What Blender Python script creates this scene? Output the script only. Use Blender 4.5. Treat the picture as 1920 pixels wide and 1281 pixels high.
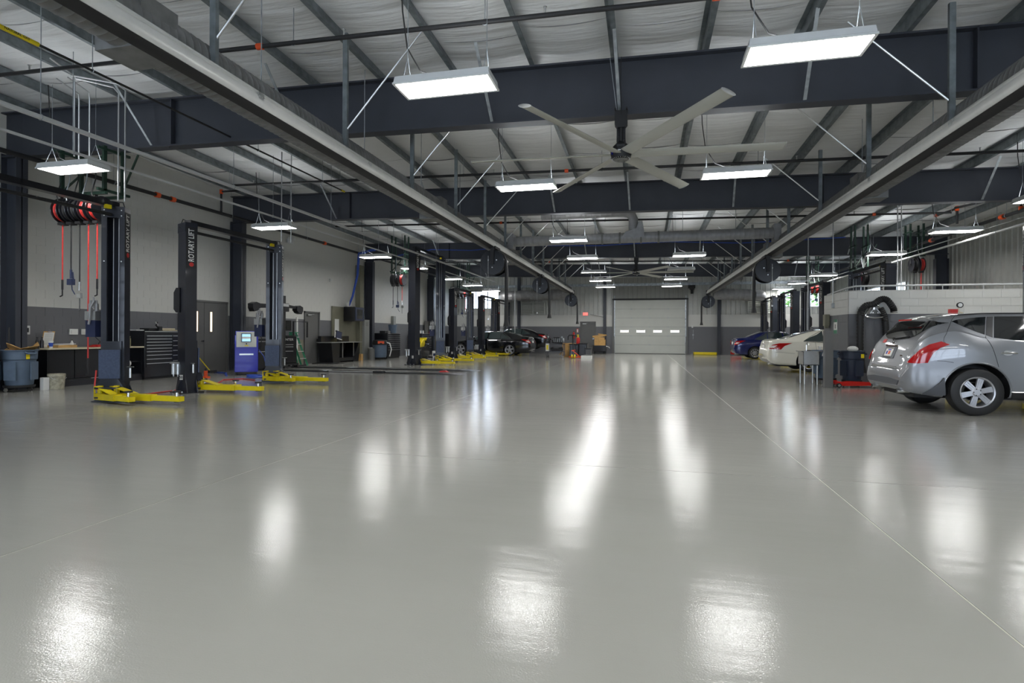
import bpy, bmesh, math, random
from mathutils import Vector, Matrix, noise
from mathutils.bvhtree import BVHTree
PI = math.pi
random.seed(7)
S = bpy.context.scene
COL = S.collection
for _o in list(bpy.data.objects):
    bpy.data.objects.remove(_o, do_unlink=True)

# ---------------------------------------------------------------- camera, sky, exposure
TH = math.atan(247 / 1040)
cd = bpy.data.cameras.new('camera')
cam = bpy.data.objects.new('camera', cd)
COL.objects.link(cam)
cd.sensor_width = 36
cd.lens = 1040 / 1920 * 36
cd.shift_y = -12.7 / 1920
cd.clip_start = .05
cd.clip_end = 300
cam.matrix_world = Matrix.Translation((0, 0, 1.25)) @ Matrix.Rotation(TH, 4, 'Z') @ Matrix.Rotation(PI / 2, 4, 'X') @ Matrix.Rotation(.005, 4, 'Z')
S.camera = cam

w = bpy.data.worlds.new('daylight')
S.world = w
w.use_nodes = True
nt = w.node_tree
nt.nodes.clear()
wo = nt.nodes.new('ShaderNodeOutputWorld')
bg = nt.nodes.new('ShaderNodeBackground')
bg.inputs[0].default_value = (.70, .82, 1, 1)
bg.inputs[1].default_value = 4.2
nt.links.new(bg.outputs[0], wo.inputs[0])
S.view_settings.view_transform = 'Standard'
S.view_settings.look = 'None'
S.view_settings.gamma = 1
S.view_settings.use_curve_mapping = False
S.view_settings.exposure = 1.08
LAMP = 24.0            # radiance of a fixture's lens
BACK_LAMP = 20.0
UPLIGHT = 11.0

# ---------------------------------------------------------------- materials
M = {}
def mat(name, col, rough=.5, metal=0., var=.0, vscale=6., bump=0., bscale=40., coat=0., emit=None, estr=0., alpha=None, trans=0., ior=None, rvar=0.):
    if name in M:
        return M[name]
    m = bpy.data.materials.new(name)
    m.use_nodes = True
    t = m.node_tree
    b = t.nodes['Principled BSDF']
    c = tuple(col) + (1,)
    b.inputs['Base Color'].default_value = c
    b.inputs['Roughness'].default_value = rough
    b.inputs['Metallic'].default_value = metal
    b.inputs['Coat Weight'].default_value = coat
    b.inputs['Coat Roughness'].default_value = .04
    b.inputs['Transmission Weight'].default_value = trans
    if ior: b.inputs['IOR'].default_value = ior
    if emit:
        b.inputs['Emission Color'].default_value = tuple(emit) + (1,)
        b.inputs['Emission Strength'].default_value = estr
    if var or rvar or bump:
        tc = t.nodes.new('ShaderNodeTexCoord')
        n = t.nodes.new('ShaderNodeTexNoise')
        n.inputs['Scale'].default_value = vscale
        n.inputs['Detail'].default_value = 4
        t.links.new(tc.outputs['Object'], n.inputs['Vector'])
        if var:
            r = t.nodes.new('ShaderNodeValToRGB')
            r.color_ramp.elements[0].position = .3
            r.color_ramp.elements[1].position = .7
            r.color_ramp.elements[0].color = tuple(max(0, x * (1 - var)) for x in col) + (1,)
            r.color_ramp.elements[1].color = tuple(min(1, x * (1 + var)) for x in col) + (1,)
            t.links.new(n.outputs['Fac'], r.inputs[0])
            t.links.new(r.outputs[0], b.inputs['Base Color'])
        if rvar:
            mr = t.nodes.new('ShaderNodeMapRange')
            mr.inputs['To Min'].default_value = rough - rvar
            mr.inputs['To Max'].default_value = rough + rvar
            t.links.new(n.outputs['Fac'], mr.inputs['Value'])
            t.links.new(mr.outputs[0], b.inputs['Roughness'])
        if bump:
            n2 = t.nodes.new('ShaderNodeTexNoise')
            n2.inputs['Scale'].default_value = bscale
            t.links.new(tc.outputs['Object'], n2.inputs['Vector'])
            bp = t.nodes.new('ShaderNodeBump')
            bp.inputs['Strength'].default_value = bump
            bp.inputs['Distance'].default_value = .01
            t.links.new(n2.outputs['Fac'], bp.inputs['Height'])
            t.links.new(bp.outputs[0], b.inputs['Normal'])
    M[name] = m
    return m

def emat(name, col, s):
    if name in M: return M[name]
    m = bpy.data.materials.new(name)
    m.use_nodes = True
    t = m.node_tree
    t.nodes.clear()
    o = t.nodes.new('ShaderNodeOutputMaterial')
    e = t.nodes.new('ShaderNodeEmission')
    e.inputs[0].default_value = tuple(col) + (1,)
    e.inputs[1].default_value = s
    t.links.new(e.outputs[0], o.inputs[0])
    M[name] = m
    return m

def sc(r, g, b):          # sRGB bytes -> linear
    f = lambda v: (v / 255 / 12.92) if v < 10 else ((v / 255 + .055) / 1.055) ** 2.4
    return (f(r), f(g), f(b))

mat('black_paint', (.007, .0075, .010), .3, 0, .15, 3, coat=.25)
mat('lift_black', (.009, .011, .019), .36, 0, .2, 3, coat=.2)
mat('black_matte', (.012, .012, .013), .6)
mat('reel_black', (.005, .006, .009), .22)
mat('rubber', (.014, .014, .014), .55, bump=.1, bscale=60)
mat('galv', (.36, .39, .41), .45, .6, .28, 9, rvar=.1)
mat('purlin_galv', (.2, .225, .235), .5, .5, .25, 7)
mat('beam_paint', sc(56, 59, 67), .5, 0, .08, 2)
mat('chrome', (.75, .75, .75), .15, 1)
mat('alu', (.62, .63, .62), .3, .85, .05, 20)
mat('conduit', (.55, .56, .56), .35, .7)
mat('white_paint', (.62, .63, .62), .4)
mat('lift_yellow', sc(228, 205, 20), .35, 0, .06, 8)
mat('red', sc(190, 28, 22), .35)
mat('orange', sc(220, 80, 25), .4)
mat('hose_red', sc(196, 50, 45), .45)
mat('hose_blue', sc(40, 75, 170), .45)
mat('pad_blue', sc(72, 84, 110), .6, 0, .15, 30, bump=.2, bscale=120)
mat('machine_blue', sc(35, 40, 165), .3, 0, .05, 4, coat=.3)
mat('can_grey', sc(88, 104, 122), .5, 0, .08, 8)
mat('can_dark', sc(38, 48, 66), .5, 0, .08, 8)
mat('cardboard', sc(196, 155, 95), .8, 0, .12, 9)
mat('paper', sc(225, 225, 220), .7)
mat('duct_grey', sc(150, 150, 150), .5, .35, .12, 5)
mat('rail_alu', sc(214, 214, 210), .4, .2, .04, 8)
mat('door_grey', sc(98, 98, 96), .45, 0, .04, 3)
mat('panel_white', sc(188, 190, 182), .45, 0, .03, 2)
mat('siding', sc(182, 183, 177), .4, .1, .05, 4)
mat('siding_dark', sc(108, 108, 104), .5)
mat('header_siding', sc(140, 140, 134), .45)
mat('duct_dark', sc(122, 122, 121), .5, .3, .2, 6)
mat('beige_panel', sc(120, 118, 100), .6, 0, .06, 3)
mat('cab_grey', sc(140, 142, 138), .4)
mat('green', sc(20, 120, 80), .4)
mat('dark_green', sc(30, 52, 42), .4)
mat('plastic_clear', sc(150, 145, 110), .3, 0, .4, 30)
mat('fan_grey', sc(176, 176, 166), .4)
mat('glass_dark', (.012, .014, .016), .05, coat=.5)
mat('glass_window', (.9, .95, 1), .02, trans=1., ior=1.05)
mat('bench_top', sc(205, 195, 165), .35, 0, .1, 12)
mat('bucket', sc(165, 160, 140), .5, 0, .35, 14)
mat('navy_box', sc(40, 48, 78), .45)
emat('lens', (1.0, .99, .975), LAMP)
emat('uplight', (.92, .96, 1.0), UPLIGHT)
emat('lens_back', (1.0, .98, .92), BACK_LAMP)
emat('warm_window', sc(252, 222, 190), .95)
emat('exit_red', (1, .12, .1), 1.3)
emat('screen', (.35, .62, .8), .7)

# two tone painted block wall: colour changes at the paint line (world height)
def wall_mat(name, zline, dark, light, bump=.25):
    m = bpy.data.materials.new(name)
    m.use_nodes = True
    t = m.node_tree
    b = t.nodes['Principled BSDF']
    b.inputs['Roughness'].default_value = .5
    g = t.nodes.new('ShaderNodeNewGeometry')
    s = t.nodes.new('ShaderNodeSeparateXYZ')
    t.links.new(g.outputs['Position'], s.inputs[0])
    gt = t.nodes.new('ShaderNodeMath'); gt.operation = 'GREATER_THAN'; gt.inputs[1].default_value = zline
    t.links.new(s.outputs['Z'], gt.inputs[0])
    mx = t.nodes.new('ShaderNodeMix'); mx.data_type = 'RGBA'
    mx.inputs['A'].default_value = dark + (1,)
    mx.inputs['B'].default_value = light + (1,)
    t.links.new(gt.outputs[0], mx.inputs['Factor'])
    n = t.nodes.new('ShaderNodeTexNoise'); n.inputs['Scale'].default_value = 60
    t.links.new(g.outputs['Position'], n.inputs['Vector'])
    bp = t.nodes.new('ShaderNodeBump'); bp.inputs['Strength'].default_value = bump; bp.inputs['Distance'].default_value = .004
    t.links.new(n.outputs['Fac'], bp.inputs['Height'])
    t.links.new(bp.outputs[0], b.inputs['Normal'])
    t.links.new(mx.outputs['Result'], b.inputs['Base Color'])
    M[name] = m
DARKP, LIGHTP = sc(104, 105, 108), sc(200, 200, 194)
wall_mat('wall_paint', 1.845, DARKP, LIGHTP)

# epoxy floor
def floor_mat():
    m = bpy.data.materials.new('epoxy_floor')
    m.use_nodes = True
    t = m.node_tree
    b = t.nodes['Principled BSDF']
    g = t.nodes.new('ShaderNodeNewGeometry')
    n = t.nodes.new('ShaderNodeTexNoise'); n.inputs['Scale'].default_value = .5; n.inputs['Detail'].default_value = 3
    t.links.new(g.outputs['Position'], n.inputs['Vector'])
    r = t.nodes.new('ShaderNodeValToRGB')
    r.color_ramp.elements[0].position = .35; r.color_ramp.elements[1].position = .65
    r.color_ramp.elements[0].color = sc(151, 150, 144) + (1,)
    r.color_ramp.elements[1].color = sc(157, 156, 150) + (1,)
    t.links.new(n.outputs['Fac'], r.inputs[0])
    t.links.new(r.outputs[0], b.inputs['Base Color'])
    b.inputs['Roughness'].default_value = .115
    b.inputs['Specular IOR Level'].default_value = .24
    # slow trowel waves plus orange-peel grain
    mp = t.nodes.new('ShaderNodeMapping'); mp.inputs['Scale'].default_value = (.7, 3.6, 1)
    t.links.new(g.outputs['Position'], mp.inputs[0])
    n1 = t.nodes.new('ShaderNodeTexNoise'); n1.inputs['Scale'].default_value = 1.6; n1.inputs['Detail'].default_value = 3
    t.links.new(mp.outputs[0], n1.inputs['Vector'])
    n2 = t.nodes.new('ShaderNodeTexNoise'); n2.inputs['Scale'].default_value = 130; n2.inputs['Detail'].default_value = 1
    t.links.new(g.outputs['Position'], n2.inputs['Vector'])
    b1 = t.nodes.new('ShaderNodeBump'); b1.inputs['Strength'].default_value = .35; b1.inputs['Distance'].default_value = .007
    b2 = t.nodes.new('ShaderNodeBump'); b2.inputs['Strength'].default_value = .24; b2.inputs['Distance'].default_value = .002
    t.links.new(n1.outputs['Fac'], b1.inputs['Height'])
    t.links.new(n2.outputs['Fac'], b2.inputs['Height'])
    t.links.new(b1.outputs[0], b2.inputs['Normal'])
    t.links.new(b2.outputs[0], b.inputs['Normal'])
    M['epoxy_floor'] = m
floor_mat()

# white vinyl insulation with fine wrinkles running across the purlins
def ins_mat():
    m = mat('insulation', sc(222, 223, 222), .45)
    t = m.node_tree
    b = t.nodes['Principled BSDF']
    g = t.nodes.new('ShaderNodeNewGeometry')
    mp = t.nodes.new('ShaderNodeMapping'); mp.inputs['Scale'].default_value = (.55, 5, 1)
    t.links.new(g.outputs['Position'], mp.inputs[0])
    n = t.nodes.new('ShaderNodeTexNoise'); n.inputs['Scale'].default_value = 1.5; n.inputs['Detail'].default_value = 5
    t.links.new(mp.outputs[0], n.inputs['Vector'])
    bp = t.nodes.new('ShaderNodeBump'); bp.inputs['Strength'].default_value = .6; bp.inputs['Distance'].default_value = .06
    t.links.new(n.outputs['Fac'], bp.inputs['Height'])
    t.links.new(bp.outputs[0], b.inputs['Normal'])
ins_mat()

# ---------------------------------------------------------------- mesh helpers
class G:
    def __init__(s):
        s.v = []; s.f = []; s.m = []; s.mi = 0
    def add(s, vs, fs):
        o = len(s.v)
        s.v += [tuple(v) for v in vs]
        s.f += [tuple(i + o for i in f) for f in fs]
        s.m += [s.mi] * len(fs)
        return s
    def box(s, c, d, r=None):
        x, y, z = d[0] / 2, d[1] / 2, d[2] / 2
        vs = [Vector((a * x, b * y, e * z)) for e in (-1, 1) for b in (-1, 1) for a in (-1, 1)]
        if r is not None: vs = [r @ v for v in vs]
        c = Vector(c)
        return s.add([v + c for v in vs], [(0, 2, 3, 1), (4, 5, 7, 6), (0, 1, 5, 4), (2, 6, 7, 3), (0, 4, 6, 2), (1, 3, 7, 5)])
    def b2(s, a, b):          # box from two corners
        return s.box([(a[i] + b[i]) / 2 for i in range(3)], [abs(b[i] - a[i]) for i in range(3)])
    def cyl(s, p0, p1, r0, r1=None, n=12, cap=True):
        if r1 is None: r1 = r0
        p0, p1 = Vector(p0), Vector(p1)
        q = (p1 - p0).normalized().to_track_quat('Z', 'Y')
        vs = []
        for p, r in ((p0, r0), (p1, r1)):
            for i in range(n):
                a = 2 * PI * i / n
                vs.append(p + q @ Vector((r * math.cos(a), r * math.sin(a), 0)))
        fs = [(i, (i + 1) % n, n + (i + 1) % n, n + i) for i in range(n)]
        if cap:
            fs += [tuple(range(n - 1, -1, -1)), tuple(range(n, 2 * n))]
        return s.add(vs, fs)
    def bar(s, p0, p1, a, b=None, up=(0, 0, 1)):   # rectangular bar between two points
        b = b or a
        p0, p1 = Vector(p0), Vector(p1)
        d = (p1 - p0).normalized()
        u = Vector(up)
        if abs(d.dot(u)) > .98: u = Vector((1, 0, 0))
        x = d.cross(u).normalized(); y = x.cross(d).normalized()
        vs = [p + x * (i * a / 2) + y * (j * b / 2) for p in (p0, p1) for i, j in ((-1, -1), (1, -1), (1, 1), (-1, 1))]
        return s.add(vs, [(0, 1, 5, 4), (1, 2, 6, 5), (2, 3, 7, 6), (3, 0, 4, 7), (3, 2, 1, 0), (4, 5, 6, 7)])
    def tube(s, pts, r, n=8, cap=True):
        pts = [Vector(p) for p in pts]
        k = len(pts)
        rr = r if isinstance(r, (list, tuple)) else [r] * k
        prev = None; vs = []
        for i in range(k):
            d = (pts[min(i + 1, k - 1)] - pts[max(i - 1, 0)]).normalized()
            if prev is None:
                u = Vector((0, 0, 1)) if abs(d.z) < .9 else Vector((1, 0, 0))
                x = d.cross(u).normalized()
            else:
                x = (prev - d * prev.dot(d)).normalized()
            prev = x; y = d.cross(x)
            for j in range(n):
                a = 2 * PI * j / n
                vs.append(pts[i] + x * (rr[i] * math.cos(a)) + y * (rr[i] * math.sin(a)))
        fs = [(i * n + j, i * n + (j + 1) % n, (i + 1) * n + (j + 1) % n, (i + 1) * n + j) for i in range(k - 1) for j in range(n)]
        if cap: fs += [tuple(range(n - 1, -1, -1)), tuple(range((k - 1) * n, k * n))]
        return s.add(vs, fs)
    def lathe(s, prof, o=(0, 0, 0), ax='Z', n=24, cap=True):
        o = Vector(o)
        def P(r, z, a):
            c, q = r * math.cos(a), r * math.sin(a)
            return o + Vector({'Z': (c, q, z), 'Y': (c, z, q), 'X': (z, c, q)}[ax])
        vs = [P(r, z, 2 * PI * j / n) for r, z in prof for j in range(n)]
        k = len(prof)
        fs = [(i * n + j, i * n + (j + 1) % n, (i + 1) * n + (j + 1) % n, (i + 1) * n + j) for i in range(k - 1) for j in range(n)]
        if cap: fs += [tuple(range(n - 1, -1, -1)), tuple(range((k - 1) * n, k * n))]
        return s.add(vs, fs)
    def prism(s, poly, a, b, ax='Z'):     # 2D polygon pushed from a to b along an axis
        def P(u, v, w):
            return {'Z': (u, v, w), 'Y': (u, w, v), 'X': (w, u, v)}[ax]
        n = len(poly)
        vs = [P(u, v, a) for u, v in poly] + [P(u, v, b) for u, v in poly]
        return s.add(vs, [(i, (i + 1) % n, n + (i + 1) % n, n + i) for i in range(n)] + [tuple(range(n - 1, -1, -1)), tuple(range(n, 2 * n))])
    def ball(s, c, r, sx=1, sy=1, sz=1, n=12):
        prof = [(max(1e-4, r * math.sin(PI * i / (n // 2 + 2))), -r * math.cos(PI * i / (n // 2 + 2))) for i in range(n // 2 + 3)]
        k = len(s.v)
        s.lathe(prof, (0, 0, 0), 'Z', n)
        for i in range(k, len(s.v)):
            v = s.v[i]; s.v[i] = (c[0] + v[0] * sx, c[1] + v[1] * sy, c[2] + v[2] * sz)
        return s
    def ring(s, c, R, r, ax='Z', n=24, k=8):
        pts = []
        c = Vector(c)
        vs = []
        for i in range(n):
            a = 2 * PI * i / n
            for j in range(k):
                b = 2 * PI * j / k
                q = R + r * math.cos(b); z = r * math.sin(b)
                vs.append(c + Vector({'Z': (q * math.cos(a), q * math.sin(a), z), 'Y': (q * math.cos(a), z, q * math.sin(a)), 'X': (z, q * math.cos(a), q * math.sin(a))}[ax]))
        return s.add(vs, [(i * k + j, ((i + 1) % n) * k + j, ((i + 1) % n) * k + (j + 1) % k, i * k + (j + 1) % k) for i in range(n) for j in range(k)])
    def rot(s, mtx, start=0):
        for i in range(start, len(s.v)):
            s.v[i] = tuple(mtx @ Vector(s.v[i]))
        return s

def mesh_of(name, g):
    me = bpy.data.meshes.new(name)
    me.from_pydata(g.v, [], g.f)
    return me
def fix_normals(me):
    bm = bmesh.new(); bm.from_mesh(me)
    bmesh.ops.recalc_face_normals(bm, faces=bm.faces)
    bm.to_mesh(me); bm.free()
def ob(name, g, m, parent=None, smooth=True, loc=None, bevel=0, label=None, fixn=True):
    me = mesh_of(name, g) if isinstance(g, G) else g
    if isinstance(g, G) and fixn: fix_normals(me)
    ms = m if isinstance(m, (list, tuple)) else [m]
    for k in ms: me.materials.append(M[k] if isinstance(k, str) else k)
    if isinstance(g, G) and len(ms) > 1: me.polygons.foreach_set('material_index', g.m)
    if smooth:
        me.polygons.foreach_set('use_smooth', [True] * len(me.polygons))
        me.set_sharp_from_angle(angle=math.radians(38))
    o = bpy.data.objects.new(name, me)
    COL.objects.link(o)
    if parent: o.parent = parent
    if loc: o.location = loc
    if bevel:
        md = o.modifiers.new('bevel', 'BEVEL'); md.width = bevel; md.segments = 2; md.limit_method = 'ANGLE'
    if label: o['label'] = label
    return o
def thing(name, label, cat, loc=(0, 0, 0), rz=0, group=None):
    o = bpy.data.objects.new(name, None); COL.objects.link(o)
    o.empty_display_size = .1
    o.location = loc; o.rotation_euler = (0, 0, rz)
    o['label'] = label; o['category'] = cat
    if group: o['group'] = group
    return o
def tag(o, label, cat, group=None):
    o['label'] = label; o['category'] = cat
    if group: o['group'] = group
    return o
def struct(o):
    o['kind'] = 'structure'; return o
def one(name, g, m, label, cat, loc=None, group=None, **k):
    return tag(ob(name, g, m, None, loc=loc, **k), label, cat, group)
def dup(root, loc, rz=None, label=None):
    def cp(o, p):
        c = o.copy(); COL.objects.link(c)
        c.parent = p
        for ch in list(o.children):
            cp(ch, c)
        return c
    kids = list(root.children)
    r = root.copy(); COL.objects.link(r)
    r.location = loc
    if rz is not None: r.rotation_euler = (0, 0, rz)
    if label: r['label'] = label
    for ch in kids: cp(ch, r)
    return r
def text_mesh(s, size, depth=.004, align='CENTER', wscale=1.0):
    cu = bpy.data.curves.new('t', 'FONT')
    cu.body = s; cu.size = size; cu.extrude = depth; cu.align_x = align; cu.align_y = 'CENTER'
    cu.offset = size * .012
    cu.resolution_u = 3
    o = bpy.data.objects.new('t', cu); COL.objects.link(o)
    dg = bpy.context.evaluated_depsgraph_get()
    me = bpy.data.meshes.new_from_object(o.evaluated_get(dg))
    bpy.data.objects.remove(o)
    me.transform(Matrix.Diagonal((wscale, 1, 1, 1)))
    me.materials.clear()
    return me
def text(name, s, size, m, mtx, parent=None, wscale=1.0, depth=.003):
    me = text_mesh(s, size, depth, wscale=wscale)
    me.transform(mtx)
    me.materials.append(M[m])
    o = bpy.data.objects.new(name, me); COL.objects.link(o)
    if parent: o.parent = parent
    return o
def interp(x, xs, ys):
    if x <= xs[0]: return ys[0]
    for i in range(1, len(xs)):
        if x <= xs[i]:
            t = (x - xs[i - 1]) / (xs[i] - xs[i - 1])
            return ys[i - 1] + t * (ys[i] - ys[i - 1])
    return ys[-1]
def rz_(X, Y):    # underside of the purlins (roof falls to the right and a little to the back)
    return interp(Y, [-7, 9.3, 16.2, 25.5, 33.8, 39], [6.1, 5.77, 5.62, 5.5, 5.47, 5.45]) - .02 * X
def bz_(X, Y):    # underside of the frames
    return interp(Y, [-7, 9.3, 16.2, 25.5, 33.8, 39], [4.95, 4.83, 4.77, 4.73, 4.73, 4.73]) - .017 * X

def sum_g(gs):
    o = G()
    for q in gs: o.add(q.v, q.f)
    return o

# ================================================================ SETTING
XL, XR, YB, YF = -13.7, 11.8, 38.8, -7.0
FR = [1.5, 9.3, 16.2, 25.5, 33.8]
# floor: base with control-jointed epoxy slabs
fl = struct(ob('floor', G().b2((XL - .3, YF - .3, -.3), (XR + .3, YB + .3, -.012)).b2((XL - .2, YF - .2, -.012), (XR + .2, YB + .2, -.0025)), mat('joint_filler', sc(196, 192, 178), .35), smooth=False))
xs = [XL - .2, -8.5, -3.48, 1.5, 6.5, XR + .2]
ys = [YF - .2, -.1, 5.33, 10.9, 16.2, 21.3, 26.5, 31.5, YB + .2]
for i in range(len(xs) - 1):
    for j in range(len(ys) - 1):
        a = .005
        ob('slab', G().b2((xs[i] + a, ys[j] + a, -.02), (xs[i + 1] - a, ys[j + 1] - a, 0)), 'epoxy_floor', fl, smooth=False)

# block walls
def block_wall(parent, x0, y0, dx, dy, nrm, ncol, nrow, singles, holes=(), h=.2045, L=.405, zbase=0.0, zmax=99, deep=.012):
    """running-bond blocks along (dx,dy); singles(c,r)->True makes a block of its own"""
    me_full = None
    st = G()
    ang = math.atan2(dy, dx)
    R3 = Matrix.Rotation(ang, 3, 'Z')
    for r in range(nrow):
        z = zbase + (r + .5) * h
        if z + h / 2 > zmax + .01: continue
        for c in range(ncol + 1):
            s0 = c * L - (L / 2 if r % 2 else 0)
            s1 = s0 + L
            s0 = max(s0, 0); s1 = min(s1, ncol * L)
            if s1 - s0 < .05: continue
            mid = (s0 + s1) / 2
            if any(a - .02 < mid < b + .02 and lo < z < hi for a, b, lo, hi in holes): continue
            p = Vector((x0 + dx * mid, y0 + dy * mid, z))
            full = abs(s1 - s0 - L) < 1e-6
            if full and singles(mid, z):
                if me_full is None:
                    g = G().box((0, 0, 0), (L - .003, deep, h - .008), R3)
                    me_full = mesh_of('block', g); me_full.materials.append(M['wall_paint'])
                o = bpy.data.objects.new('block', me_full); COL.objects.link(o)
                o.location = p; o.parent = parent
            else:
                st.box(p, (s1 - s0 - .003, deep, h - .008), R3)
    if st.v:
        o = ob('block_courses', st, 'wall_paint', parent, smooth=False); o['kind'] = 'stuff'

wl = struct(ob('wall_left', G().b2((XL - .25, YF - .25, 0), (XL + .002, YB + .2, 6.3)), 'wall_paint'))
DB0, DB1, MD0, MD1 = 13.95, 15.98, 20.35, 21.45
block_wall(wl, XL, -2.0, 0, 1, 1, 100, 29, lambda s, z: 11.3 < s < 15.93 and z < 5.5,
           holes=((DB0 + 2, DB1 + 2, 0, 2.3), (MD0 + 2, MD1 + 2, 0, 2.25)))
# right wall: metal siding ribs
wr = struct(ob('wall_right', G().b2((XR, YF - .25, 0), (XR + .2, YB + .2, 6.3)), 'siding'))
g = G()
y = -6.9
while y < YB:
    g.prism([(y - .05, 0), (y - .02, .035), (y + .02, .035), (y + .05, 0)], 0, 6.1, 'Z')
    y += .3
for i in range(len(g.v)):
    a, b, c = g.v[i]; g.v[i] = (XR - b, a, c)
o = ob('rib', g, 'siding', wr, smooth=False); o['kind'] = 'stuff'
# low glazed strip on the right wall behind the block partition
wn = struct(ob('window_3', G().b2((XR - .06, 29.0, 3.0), (XR - .04, 37.0, 3.75)), emat('day_window', (.72, .85, 1), 1.6)))
g = G()
for yy in [29 + k for k in range(9)]: g.b2((XR - .1, yy - .03, 3.0), (XR - .03, yy + .03, 3.75))
g.b2((XR - .1, 29, 2.95), (XR - .03, 37, 3.0)); g.b2((XR - .1, 29, 3.75), (XR - .03, 37, 3.8))
ob('mullion', g, 'alu', wn)
# wall behind the camera
def panel_with_holes(x0, x1, z0, z1, holes, th, ya):
    xs_ = sorted({x0, x1} | {h[0] for h in holes} | {h[1] for h in holes}); xs_ = [x for x in xs_ if x0 <= x <= x1]
    zs_ = sorted({z0, z1} | {h[2] for h in holes} | {h[3] for h in holes}); zs_ = [z for z in zs_ if z0 <= z <= z1]
    gg = G()
    for a, b in zip(xs_, xs_[1:]):
        for c, d in zip(zs_, zs_[1:]):
            mx, mz = (a + b) / 2, (c + d) / 2
            if any(h[0] < mx < h[1] and h[2] < mz < h[3] for h in holes): continue
            gg.b2((a, ya, c), (b, ya + th, d))
    return gg
BAYS = [(-11.8, -8.0, .6, 4.0), (-5.6, -1.8, .6, 4.0), (1.2, 5.0, .6, 4.0), (7.2, 11.0, .6, 4.0)]
wf = struct(ob('wall_front', panel_with_holes(XL - .25, XR + .2, 0, 6.5, BAYS, .2, YF - .2), 'wall_paint', smooth=False))
for a, b, c, d in BAYS:       # unseen glazed overhead doors, added behind the camera to supply daylight
    g = G()
    for k in range(5): g.b2((a + (b - a) * k / 4 - .04, YF - .12, c), (a + (b - a) * k / 4 + .04, YF - .06, d))
    for k in range(6): g.b2((a, YF - .12, c + (d - c) * k / 5 - .04), (b, YF - .06, c + (d - c) * k / 5 + .04))
    ob('added_door_grid', g, 'alu', wf, smooth=False)

# back wall: block below, ribbed metal above, with window and door openings
wb = thing('wall_back', 'ribbed metal back wall above painted block with roll up door', 'wall', (0, YB, 0))
del wb['category']; struct(wb)
W1 = (-12.8, -10.2, 3.12, 4.42); W2 = (8.4, 9.25, 3.12, 4.25); W3 = (10.1, 10.85, 3.12, 4.22)
DR = (-2.05, 2.82, 0, 3.68)
ob('metal_panel', panel_with_holes(XL, XR, 2.61, 6.3, [W1, W2, W3, DR], .15, .03), 'siding', wb, smooth=False)
ob('block_base', panel_with_holes(XL, XR, 0, 2.61, [DR], .2, -.02), 'wall_paint', wb, smooth=False)
g = G()
x = XL + .1
while x < XR:
    for z0, z1 in ((2.61, 6.2),):
        segs = [(z0, z1)]
        for h in (W1, W2, W3, DR):
            if h[0] - .04 < x < h[1] + .04:
                ns = []
                for a, b in segs:
                    if a < h[2]: ns.append((a, min(b, h[2])))
                    if b > h[3]: ns.append((max(a, h[3]), b))
                segs = ns
        for a, b in segs:
            g.prism([(x - .045, .03), (x - .02, -.012), (x + .02, -.012), (x + .045, .03)], a, b, 'Z')
    x += .3
o = ob('rib', g, 'siding', wb, smooth=False); o['kind'] = 'stuff'
g = G()
for k in range(1, 13):
    z = k * .2045
    if z < 2.6:
        for a, b in ((XL, DR[0] - .15), (DR[1] + .15, XR)):
            g.b2((a, -.0235, z + .004), (b, -.02, z + .2005))
o = ob('block_courses', g, 'wall_paint', wb, smooth=False); o['kind'] = 'stuff'
g = G()
for xx in (-8.69, -2.62, 4.82): g.b2((xx - .1, -.2, 0), (xx + .1, -.02, 5.3))
for k, xx in enumerate((-8.69, -2.62, 4.82)):
    ob('column', G().b2((xx - .1, -.2, 0), (xx + .1, -.02, 5.35)), 'beam_paint', wb)
ob('girt', G().b2((XL, -.08, 4.62), (XR, -.0, 4.8)), 'galv', wb)
for i, (a, b) in enumerate(((-8.6, -10.6), (-2.72, -3.5))):
    pass
# windows in the back wall
def window(n, W, mull):
    o = struct(ob('window_%d' % n, G().b2((W[0], YB + .06, W[2]), (W[1], YB + .066, W[3])), 'glass_window', smooth=False))
    g = G()
    for a, b in (((W[0], W[2]), (W[0] + .05, W[3])), ((W[1] - .05, W[2]), (W[1], W[3])), ((W[0], W[2]), (W[1], W[2] + .05)), ((W[0], W[3] - .05), (W[1], W[3]))):
        g.b2((a[0], YB - .0, a[1]), (b[0], YB + .1, b[1]))
    for m_ in mull: g.b2((m_ - .03, YB + .02, W[2]), (m_ + .03, YB + .09, W[3]))
    ob('frame', g, 'alu', o)
    return o
window(1, W1, [-11.95, -11.07]); window(2, W2, []); window(4, W3, [])
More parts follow.
